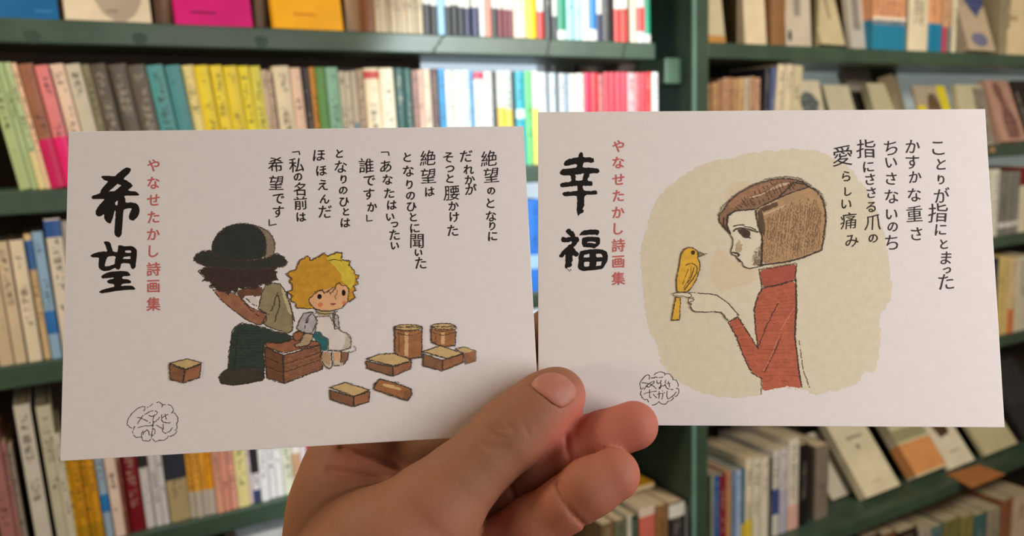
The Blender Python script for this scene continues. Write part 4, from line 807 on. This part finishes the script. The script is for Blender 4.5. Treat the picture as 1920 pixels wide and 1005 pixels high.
# blocks
tp = wash('block_top', (206, 176, 120), .08); sd = wash('block_side', (136, 94, 64), .14); sd2 = wash('block_side_warm', (158, 106, 72), .14)
def tri3(q, top, l, r):
    ink.poly(q(l), sd, .5); ink.poly(q(r), sd2, .5); ink.poly(q(top), tp, .5)
    for P in (top, l, r): ink.sketch(q(P), pencil, 1.7, jit=.7)
q7 = lambda p: T(590, 580, 5.025, p); q8 = lambda p: T(220, 650, 5.028, p)
ink.poly(q7([(1330,370),(1420,355),(1500,395),(1410,412)]), tp, .5); ink.poly(q7([(1400,415),(1510,395),(1510,490),(1430,512)]), sd2, .5)
ink.sketch(q7([(1330,370),(1420,355),(1520,395),(1515,490),(1420,512),(1400,430)]), pencil_l, 1.4)
cyl = wash('barrel', (164, 110, 68), .14); hi = wash('barrel_light', (216, 176, 124), .06)
for (x0, x1, y0, y1) in ((752, 1012, 168, 455), (1095, 1328, 165, 342)):
    body = [(x0, y0), (x1, y0), (x1 - 4, y1), ((x0 + x1) / 2, y1 + 12), (x0 + 4, y1 - 30)]
    ink.poly(q7(body), cyl, .5); ink.poly(q7(rc(x0 + 95, y0 + 50, x0 + 130, y1 - 15)), hi, .5)
    e = q7(ell((x0 + x1) / 2, y0, (x1 - x0) / 2, 27)); ink.poly(e, tp, .4); ink.sketch(e, pencil, 1.5); ink.sketch(q7(body), pencil, 1.8, jit=.9)
    for k in (40, 80): ink.line(smooth_open(q7([(x0, y0 + k * .6), ((x0 + x1) / 2, y0 + k + 8), (x1, y0 + k * .6)])), 1.2, pencil, jit=.6, gap=.15)
    ink.line(q7([(x0 + 40, y0 + 60), (x0 + 45, y1 - 30)]), 1.2, pencil, jit=.8, gap=.15)
tri3(q7, [(490,470),(600,425),(740,415),(920,478),(750,532)], [(485,490),(738,545),(738,632),(495,560)], [(738,545),(915,490),(905,562),(740,632)])
tri3(q7, [(1020,400),(1180,345),(1400,415),(1250,466)], [(1020,415),(1205,480),(1200,575),(1020,530)], [(1205,480),(1400,420),(1400,502),(1210,575)])
tri3(q7, [(150,735),(290,690),(520,760),(370,822)], [(145,760),(370,825),(360,915),(150,848)], [(370,825),(525,775),(515,872),(375,915)])
log = q7([(570,700),(620,655),(760,690),(910,750),(920,800),(880,860),(700,800),(560,755)]); ink.poly(log, cyl, .5)
ink.poly(q7([(640,700),(730,710),(820,745),(810,765),(640,722)]), hi, .4); ink.poly(q7([(830,790),(880,750),(920,800),(880,855),(840,840)]), sd, .4); ink.sketch(log, pencil, 2.0, n=3, jit=1.0)
tri3(q8, [(500,158),(660,115),(800,155),(645,215)], [(495,165),(640,220),(620,340),(505,310)], [(645,220),(795,165),(780,290),(625,340)])
ink.build('printed_picture', left_book.root)

# --- printed picture of the right book
ink = Ink(right_book)
q = lambda p: T(1180, 270, 2.01, p)
beige = wash('beige_ground', (222, 210, 182), .035)
ink.poly(q([(330,62),(390,55),(440,35),(500,28),(600,18),(700,25),(760,50),(810,75),(850,110),(885,160),(920,220),(945,290),(965,350),(978,430),(986,500),(990,560),(980,600),(950,632),(940,660),(948,740),(938,800),(930,860),(880,862),(868,900),(800,925),(700,945),(655,925),(600,918),(500,925),(490,950),(400,958),(300,945),(210,915),(150,870),(120,830),(105,760),(70,700),(55,600),(50,500),(42,400),(70,300),(95,220),(150,160),(200,120),(265,78)]), beige, 1.5, step=4)
ink.poly(q(ell(430, 200, 70, 60, 24)), wash('warm_tint', (220, 202, 168), .03), 1.2); ink.poly(q([(330,380),(380,430),(470,470),(480,520),(400,540),(330,560),(300,480)]), wash('warm_tint', (220, 202, 168), .03), 1.2)
red = wash('red_knit', (184, 96, 66), .12)
body = q([(500,542),(560,532),(628,510),(630,620),(625,720),(640,850),(652,920),(600,912),(560,920),(500,932),(500,885),(460,862),(430,800),(400,720),(372,672),(408,650),(440,700),(485,772),(475,700),(470,620),(485,570)])
collar = q([(490,475),(560,462),(632,450),(626,512),(560,532),(500,542)])
ink.poly(body, red, .6); ink.poly(collar, wash('red_collar', (172, 84, 62), .12), .5)
for P in ([(572,575),(540,640),(510,700),(492,755)], [(620,620),(570,700),(540,790),(505,860)]): ink.line(smooth_open(q(P)), 2.0, wash('red_light', (204, 128, 98)), jit=.5, gap=.1)
hatch(ink, q([(505,560),(470,640),(485,780),(505,900)]), q([(628,530),(628,640),(628,780),(645,900)]), 22, wash('knit_pencil', (150, 76, 56)), .9, .6, .35)
hatch(ink, q([(380,672),(405,760),(450,850)]), q([(412,660),(460,760),(500,850)]), 9, wash('knit_pencil', (150, 76, 56)), .9, .5, .3)
ink.sketch(body[:5], pencil, 1.4, closed=False); ink.sketch(q([(628,510),(630,620),(625,720),(640,850),(652,920)]), pencil, 1.8, closed=False, n=3, jit=.8)
ink.sketch(q([(500,885),(460,862),(430,800),(400,720),(372,672),(408,650),(440,700),(485,772),(475,700),(470,620),(485,570),(500,542)]), pencil, 1.7, closed=False, n=2)
ink.sketch(collar, pencil, 1.4)
ink.line(q([(490,760),(515,690),(560,600)]), 1.4, pencil, jit=.5, gap=.1); ink.line(q([(510,860),(540,800),(575,720)]), 1.2, pencil, jit=.5, gap=.15)
for P in ([(640,740),(655,850),(680,920)], [(497,885),(497,945)]): ink.line(q(P), 1.2, pencil_l, jit=.4, gap=.1)
q = lambda p: T(1320, 320, 5.024, p)
skin = wash('drawn_skin', (226, 214, 186), .03)
fc = q([(222,430),(300,385),(420,372),(485,375),(495,480),(550,600),(548,800),(545,890),(500,905),(420,925),(375,905),(360,862),(328,850),(308,818),(262,790),(248,760),(275,700),(262,640),(238,560),(215,500)])
ink.poly(fc, skin, .2)
ink.poly(q([(548,700),(546,890),(450,890),(500,790)]), wash('jaw_shade', (172, 152, 122), .2), 1.2); ink.poly(q([(330,640),(365,700),(340,770),(290,765),(300,690)]), wash('nose_shade', (188, 166, 134), .12), 1.0)
hb = q([(490,362),(560,330),(700,260),(850,110),(960,130),(1060,190),(1120,270),(1150,400),(1148,500),(1135,600),(1112,745),(960,812),(800,858),(540,890),(552,620),(505,500)])
ht = q([(165,395),(230,300),(330,210),(480,130),(620,90),(740,75),(860,85),(930,110),(990,155),(850,200),(700,262),(490,362),(400,375),(300,375),(225,430),(215,520),(250,605),(180,530),(140,480),(138,420)])
ink.poly(hb, wash('brown_bob', (180, 144, 102), .1), .4); ink.poly(ht, wash('dark_bob', (142, 106, 78), .12), .4)
ink.poly(q([(230,300),(340,215),(480,150),(620,110),(700,100),(620,140),(560,200),(420,240),(340,300),(300,350),(240,350)]), wash('mid_bob', (164, 122, 90), .12), .6)
hl = wash('hair_light', (204, 176, 140), .05)
for P in ([(430,248),(570,210),(690,130),(810,108),(800,128),(700,160),(600,195),(560,228),(430,262)], [(555,405),(640,372),(775,318),(760,342),(640,392),(560,424)], [(490,352),(700,268),(702,280),(500,366)], [(620,905),(700,880),(820,850),(825,868),(700,896),(630,915)]): ink.poly(q(P), hl, .3)
ink.poly(q([(500,375),(545,370),(560,440),(580,520),(570,620),(552,600),(510,500)]), wash('hair_dark_edge', (96, 72, 52)), .5)
ink.poly(q([(515,360),(690,290),(700,330),(560,390)]), wash('hair_dark_edge', (96, 72, 52)), .5)
bobline = wash('bob_pencil', (140, 106, 72), .2)
hatch(ink, q([(560,470),(700,400),(860,330),(1000,320),(1110,400)]), q([(560,870),(640,850),(820,830),(960,790),(1090,720)]), 26, bobline, 1.1, .8, .3)
hatch(ink, q([(600,420),(800,300),(1040,260),(1120,420)]), q([(580,640),(700,700),(860,760),(1050,690)]), 18, bobline, 1.0, 1.0, .4)
hatch(ink, q([(250,330),(420,210),(640,110),(850,100)]), q([(330,370),(480,330),(690,240),(900,160)]), 18, wash('bob_dark_pencil', (92, 66, 48)), 1.1, .9, .3)
ink.sketch(hb[1:], pencil, 1.8, closed=False, n=2, jit=.8); ink.sketch(ht, pencil, 1.6, n=2, jit=.6)
ink.sketch(q([(138,420),(170,340),(280,240),(440,140),(620,70),(760,55),(900,70),(1000,130),(1110,220),(1150,330)]), pencil_l, 1.3, closed=False, n=2, jit=1.1)
for (P, w) in (([(215,420),(300,378),(400,370),(480,365)], 2.0), ([(220,430),(215,520),(245,600),(275,650),(270,710),(248,760),(262,792),(300,802),(308,822),(330,848),(352,855),(362,875),(375,905),(420,926),(500,908),(560,892)], 1.8), ([(485,370),(500,480),(548,590),(550,720),(542,880)], 2.4), ([(500,890),(640,880),(800,855),(960,808),(1110,748)], 2.2), ([(265,770),(310,778),(335,792),(318,806)], 3.2), ([(318,828),(345,850),(330,858)], 2.0),
               ([(275,572),(310,545),(360,540),(430,555),(510,578)], 2.6), ([(280,525),(340,508),(380,515)], 2.2), ([(380,530),(440,535),(490,560)], 1.6), ([(345,590),(375,625),(440,635)], 1.8), ([(190,440),(180,500),(215,560)], 1.6)):
    ink.line(smooth_open(q(P)), w, pencil, jit=.3, gap=.02)
ink.poly(q([(315,558),(350,548),(430,562),(436,600),(425,635),(385,635),(350,605)]), pencil, .4); ink.poly(q(ell(392, 590, 26, 28)), wash('iris', (70, 48, 34)), .2)
hatch(ink, q([(470,760),(545,690)]), q([(450,880),(545,880)]), 7, pencil_l, .9, .6, .3)
q = lambda p: T(1240, 450, 5.91, p)
ink.poly(q([(130,605),(180,585),(280,580),(400,585),(600,605),(700,660),(860,840),(740,890),(650,795),(500,795),(360,795),(330,740),(300,680),(310,640),(150,625)]), wash('drawn_hand', (224, 212, 184), .03), .2)
brd = wash('yellow_bird', (226, 176, 56), .1)
bb = q([(245,110),(300,85),(350,90),(400,130),(400,200),(425,260),(425,330),(390,430),(340,520),(290,575),(175,580),(165,450),(200,280),(215,170)]); tl = q([(165,630),(215,640),(205,885),(115,890)])
ink.poly(bb, brd, .3); ink.poly(tl, brd, .3); ink.poly(q([(402,138),(440,140),(482,160),(410,186)]), wash('beak', (164, 142, 104)), .2)
ink.poly(q(ell(350, 140, 23, 25)), wash('bird_eye', (70, 46, 26)), .2)
ink.sketch(bb, pencil, 1.6, n=2, jit=.5); ink.sketch(tl, pencil, 1.8, n=2, jit=.5); ink.sketch(q([(402,138),(440,140),(482,160),(410,186)]), pencil, 1.2)
for (P, w) in (([(255,295),(300,258),(360,262),(395,300),(385,380),(320,470),(250,560)], 1.8), ([(330,300),(325,380),(280,480),(240,540)], 1.0), ([(300,320),(260,420),(235,500)], 1.0), ([(360,300),(340,390),(290,480)], 1.6), ([(110,595),(200,582),(350,585)], 1.3), ([(130,610),(200,620),(300,635),(380,640)], 1.2),
    ([(360,585),(430,590),(600,605),(660,640),(740,700),(800,770),(860,840)], 1.7), ([(300,590),(340,610),(320,640)], 1.4), ([(300,640),(340,650),(370,670),(300,685),(300,700),(345,710),(310,730),(330,760),(360,795),(430,800),(560,795),(650,795),(680,820),(740,900)], 1.7), ([(480,150),(510,155)], 1)):
    ink.line(smooth_open(q(P), 1), w, pencil, jit=.35, gap=.05)
ink.build('printed_picture', right_book.root)
bpy.data.objects.remove(FO); bpy.data.curves.remove(FC)
# ------------------------------------------------------------------ the hand
VX = 0.0008
GX0, GX1, GY0, GY1, GZ0, GZ1 = -0.100, 0.060, 0.004, 0.215, 0.205, 0.312
nx, ny, nz_ = int((GX1 - GX0) / VX), int((GY1 - GY0) / VX), int((GZ1 - GZ0) / VX)
gx = (GX0 + VX * np.arange(nx)).astype(np.float32); gy = (GY0 + VX * np.arange(ny)).astype(np.float32); gz = (GZ0 + VX * np.arange(nz_)).astype(np.float32)
def c3(px, py, d, r): return np.array([(px - CX) / F * d, (py - CY) / F * d, d, r * d / F])
def seg_field(D, a, b, k):
    """union of a tapered capsule into field D with smooth radius k"""
    m = max(a[3], b[3]) + 3 * k + .004
    lo = np.minimum(a[:3], b[:3]) - m; hi = np.maximum(a[:3], b[:3]) + m
    i0 = max(0, int((lo[0] - GX0) / VX)); i1 = min(nx, int((hi[0] - GX0) / VX) + 1); j0 = max(0, int((lo[1] - GY0) / VX)); j1 = min(ny, int((hi[1] - GY0) / VX) + 1); k0 = max(0, int((lo[2] - GZ0) / VX)); k1 = min(nz_, int((hi[2] - GZ0) / VX) + 1)
    if i1 <= i0 or j1 <= j0 or k1 <= k0: return
    X = gx[i0:i1, None, None]; Y = gy[None, j0:j1, None]; Z = gz[None, None, k0:k1]
    ab = b[:3] - a[:3]; L2 = float(ab @ ab) + 1e-12
    t = np.clip(((X - a[0]) * ab[0] + (Y - a[1]) * ab[1] + (Z - a[2]) * ab[2]) / L2, 0, 1)
    d = np.sqrt((X - a[0] - t * ab[0]) ** 2 + (Y - a[1] - t * ab[1]) ** 2 + (Z - a[2] - t * ab[2]) ** 2) - (a[3] + t * (b[3] - a[3]))
    S = D[i0:i1, j0:j1, k0:k1]
    h = np.maximum(k - np.abs(S - d), 0) / k
    D[i0:i1, j0:j1, k0:k1] = np.minimum(S, d) - h * h * k * .25
def chain(D, pts, k=.0025):
    P = [c3(*p) for p in pts]
    for a, b in zip(P[:-1], P[1:]): seg_field(D, a, b, k)
def newf(): return np.full((nx, ny, nz_), .02, np.float32)
thumb = [(1045, 741, .2585, 53), (1022, 757, .2575, 58), (992, 784, .256, 62), (955, 816, .2545, 67), (905, 862, .2515, 64), (860, 905, .2495, 72), (812, 958, .2475, 92), (735, 1040, .246, 130), (690, 1120, .243, 165)]
palm = [(664, 892, .281, 100), (655, 960, .2745, 108), (655, 1030, .268, 114), (700, 1110, .262, 150)]
heel = [(760, 1000, .268, 120), (800, 1080, .262, 140), (760, 1180, .252, 150)]
arm_ = [(720, 1130, .252, 190), (690, 1300, .240, 185), (660, 1560, .225, 190), (640, 1800, .215, 200)]
indexf = [(690, 850, .2905, 74), (760, 800, .296, 62), (860, 742, .2985, 56), (950, 690, .2945, 50), (1010, 640, .2905, 46), (1040, 612, .288, 43)]
middle = [(745, 905, .284, 70), (830, 850, .290, 58), (930, 790, .2905, 52), (1030, 725, .286, 47), (1090, 690, .283, 44)]
ring = [(1188, 798, .2545, 46), (1130, 818, .2555, 46), (1072, 848, .258, 43.5), (1010, 890, .2625, 47), (950, 936, .266, 50), (880, 990, .268, 58), (800, 1050, .264, 80)]
little = [(1150, 890, .2445, 50), (1105, 914, .2440, 54), (1062, 945, .2455, 51), (1000, 985, .249, 55), (935, 1035, .253, 63), (850, 1100, .254, 80)]
PX = (CX + F * gx[:, None, None] / gz[None, None, :]); PY = (CY + F * gy[None, :, None] / gz[None, None, :])
def crease(Q, pts, w, amp, zmax=.285):
    """press a shallow groove into one part of the hand, measured across the picture"""
    best = None
    for (a, b) in zip(pts[:-1], pts[1:]):
        dx, dy = b[0] - a[0], b[1] - a[1]; L2 = dx * dx + dy * dy
        t = np.clip(((PX - a[0]) * dx + (PY - a[1]) * dy) / L2, 0, 1)
        d2 = (PX - a[0] - t * dx) ** 2 + (PY - a[1] - t * dy) ** 2
        best = d2 if best is None else np.minimum(best, d2)
    Q[:] = Q + (amp * np.exp(-best / (w * w)) * (gz < zmax)[None, None, :]).astype(np.float32)
def sunion(A_, B_, k):
    h = np.maximum(k - np.abs(A_ - B_), 0) / k; return np.minimum(A_, B_) - h * h * k * .25
NAIL = [(994, 722), (1003, 709), (1018, 700), (1038, 697), (1060, 704), (1076, 719), (1083, 734), (1078, 749), (1066, 760), (1052, 766), (1036, 757), (1020, 744), (1006, 733)]
D = newf(); chain(D, palm, .006); chain(D, heel, .006); chain(D, arm_, .008)
for P, w, am in (([(640, 842), (700, 860), (752, 884), (790, 903)], 7, .0016), ([(620, 884), (680, 893), (745, 908)], 9, .0012), ([(690, 914), (735, 918)], 8, .0006)): crease(D, P, w, am)
T1 = newf(); chain(T1, thumb, .003)
for P in ([(912, 800), (925, 815), (948, 822)], [(950, 790), (965, 812)], [(900, 830), (925, 842), (955, 838)], [(930, 800), (945, 806), (960, 800)], [(985, 800), (990, 815)]): crease(T1, P, 3.4, .00032, .256)
crease(T1, NAIL + [NAIL[0]], 3.0, .0004, .2545)
D = sunion(D, T1, .006)
for fg, k, crs in ((indexf, .006, ()), (middle, .004, ()), (ring, .0032, ([(1062, 815), (1064, 842), (1074, 872)], [(958, 915), (966, 935), (968, 955)])), (little, .0004, ([(1045, 905), (1056, 938), (1072, 962), (1096, 985)],))):
    Q = newf(); chain(Q, fg, .0022)
    for P in crs: crease(Q, P, 4.5, .0010)
    D = sunion(D, Q, k)
# surface nets
def surface_nets(D):
    s = D < 0; nx_, ny_, nzz = D.shape
    c = s[:-1, :-1, :-1].astype(np.int8)
    tot = np.zeros(c.shape, np.int8)
    for i in (0, 1):
        for j in (0, 1):
            for k in (0, 1): tot += s[i:nx_ - 1 + i, j:ny_ - 1 + j, k:nzz - 1 + k]
    act = np.argwhere((tot > 0) & (tot < 8)); idm = np.full(tot.shape, -1, np.int32); idm[tuple(act.T)] = np.arange(len(act))
    acc = np.zeros((len(act), 3)); n = np.zeros(len(act)); cr = [(i, j, k) for i in (0, 1) for j in (0, 1) for k in (0, 1)]
    for a in cr:
        for b in cr:
            if b <= a or sum(abs(p - q_) for p, q_ in zip(a, b)) != 1: continue
            va = D[act[:, 0] + a[0], act[:, 1] + a[1], act[:, 2] + a[2]].astype(float); vb = D[act[:, 0] + b[0], act[:, 1] + b[1], act[:, 2] + b[2]].astype(float)
            m = (va < 0) != (vb < 0); t = np.where(m, va / np.where(m, va - vb, 1), 0)
            p = np.array(a)[None, :] + t[:, None] * (np.array(b) - np.array(a))[None, :]
            acc += p * m[:, None]; n += m
    V = act + acc / n[:, None]; Fs = []
    for ax in range(3):
        u, v = [(1, 2), (2, 0), (0, 1)][ax]
        sl0 = [slice(None)] * 3; sl1 = [slice(None)] * 3; sl0[ax] = slice(0, -1); sl1[ax] = slice(1, None)
        A0, B0 = s[tuple(sl0)], s[tuple(sl1)]
        for flip in (False, True):
            e = np.argwhere((A0 & ~B0) if not flip else (~A0 & B0))
            e = e[(e[:, u] > 0) & (e[:, v] > 0) & (e[:, u] < D.shape[u] - 1) & (e[:, v] < D.shape[v] - 1)]
            if not len(e): continue
            def g(du, dv):
                q_ = e.copy(); q_[:, u] -= du; q_[:, v] -= dv; return idm[q_[:, 0], q_[:, 1], q_[:, 2]]
            f = np.stack([g(1, 1), g(0, 1), g(0, 0), g(1, 0)], 1)
            if flip: f = f[:, ::-1]
            Fs.append(f)
    return V, np.concatenate(Fs)
for _ in range(0):   # light blur so the surface is smooth
    for ax in range(3):
        D = D * .5 + (np.roll(D, 1, ax) + np.roll(D, -1, ax)) * .25
D = np.minimum(D, .02)
D[:, -1, :] = .01; D[:, -2, :] = .01
V, FQ = surface_nets(D)
P3 = np.stack([GX0 + V[:, 0] * VX, GY0 + V[:, 1] * VX, GZ0 + V[:, 2] * VX], 1)
Rv, Uv, Fv = np.array(RGT), np.array(UPV), np.array(FWD)
base = np.array(at(800, 1005, .25))
WV = np.array(EYE)[None] + P3[:, :1] * Rv - P3[:, 1:2] * Uv + P3[:, 2:] * Fv - base
# handedness: camera frame (x right, y down, z ahead) is right-handed
me = bpy.data.meshes.new('hand'); me.vertices.add(len(WV)); me.vertices.foreach_set('co', WV.astype(np.float32).ravel())
me.loops.add(len(FQ) * 4); me.loops.foreach_set('vertex_index', FQ.astype(np.int32).ravel())
me.polygons.add(len(FQ)); me.polygons.foreach_set('loop_start', np.arange(0, len(FQ) * 4, 4, dtype=np.int32)); me.polygons.foreach_set('loop_total', np.full(len(FQ), 4, np.int32))
me.update(calc_edges=True); me.validate(); me.polygons.foreach_set('use_smooth', [True] * len(me.polygons))
# how pink the skin is: fingertips and pads redder than the back of the thumb
def near(pts, rad):
    out = np.zeros(len(P3))
    for p in pts:
        c = c3(p[0], p[1], p[2], 1)[:3]; out = np.maximum(out, np.exp(-((P3 - c) ** 2).sum(1) / rad ** 2))
    return out
pink = np.clip(near([(1188, 798, .2545), (1150, 890, .2485), (1130, 818, .2555), (1100, 918, .2485), (1060, 945, .25), (1000, 985, .253), (1070, 848, .258)], .013) * 1.0 + near([(1080, 770, .256), (1060, 790, .254)], .008) * .6 + near([(680, 870, .27), (800, 1000, .24)], .012) * .4, 0, 1)
ca = me.color_attributes.new('pinkness', 'FLOAT_COLOR', 'POINT'); ca.data.foreach_set('color', np.stack([pink, pink, pink, np.ones_like(pink)], 1).astype(np.float32).ravel())
skin_m = mat('skin', (142, 96, 68), rough=.62, bump=.12, scale=1400, vary=.05, spec=.25, sss=.12)
nt = skin_m.node_tree; bs = nt.nodes['Principled BSDF']; src = bs.inputs['Base Color'].links[0].from_socket
at_n = nt.nodes.new('ShaderNodeAttribute'); at_n.attribute_name = 'pinkness'; mx = nt.nodes.new('ShaderNodeMix'); mx.data_type = 'RGBA'
nt.links.new(at_n.outputs['Fac'], mx.inputs[0]); nt.links.new(src, mx.inputs[6]); mx.inputs[7].default_value = lin((186, 104, 86)); nt.links.new(mx.outputs[2], bs.inputs['Base Color'])
me.materials.append(skin_m)
hand = bpy.data.objects.new('hand', me); COL.objects.link(hand); hand.location = Vector(base)
tag(hand, 'bare left hand pinching both poem books between thumb and curled fingers', 'hand')
# thumbnail: a curved plate laid over the thumb tip
tree = BVHTree.FromPolygons([Vector(v) for v in WV], [tuple(int(i) for i in f) for f in FQ])
cx_, cy_ = 1040, 733
rings = [0, .25, .5, .72, .88, 1.0]; loop = smooth_loop([(p[0], p[1]) for p in NAIL]); v = []; f = []
off0 = EYE - Vector(base)
def hit(px, py, lift):
    d = (at(px, py, 1) - EYE).normalized(); loc, nrm, _, _ = tree.ray_cast(off0, d)
    return (loc - d * lift) if loc else None
n = len(loop); v.append(hit(cx_, cy_, .0006))
for r in rings[1:]:
    for p in loop: v.append(hit(cx_ + (p[0] - cx_) * r * .97, cy_ + (p[1] - cy_) * r * .97, .00032 * (1 - r ** 6) + .00008))
for i in range(n): f.append((0, 1 + i, 1 + (i + 1) % n))
for k in range(len(rings) - 2):
    for i in range(n):
        a = 1 + k * n; f.append((a + i, a + n + i, a + n + (i + 1) % n, a + (i + 1) % n))
nail = link_mesh('thumbnail', v, f, mat('nail', (172, 112, 92), rough=.5, scale=300, vary=.05, spec=.3), None, None, True); nail.parent = hand
sub = nail.modifiers.new('s', 'SOLIDIFY'); sub.thickness = .0002; sub.offset = -1
nail['label'] = 'pinkish thumbnail'
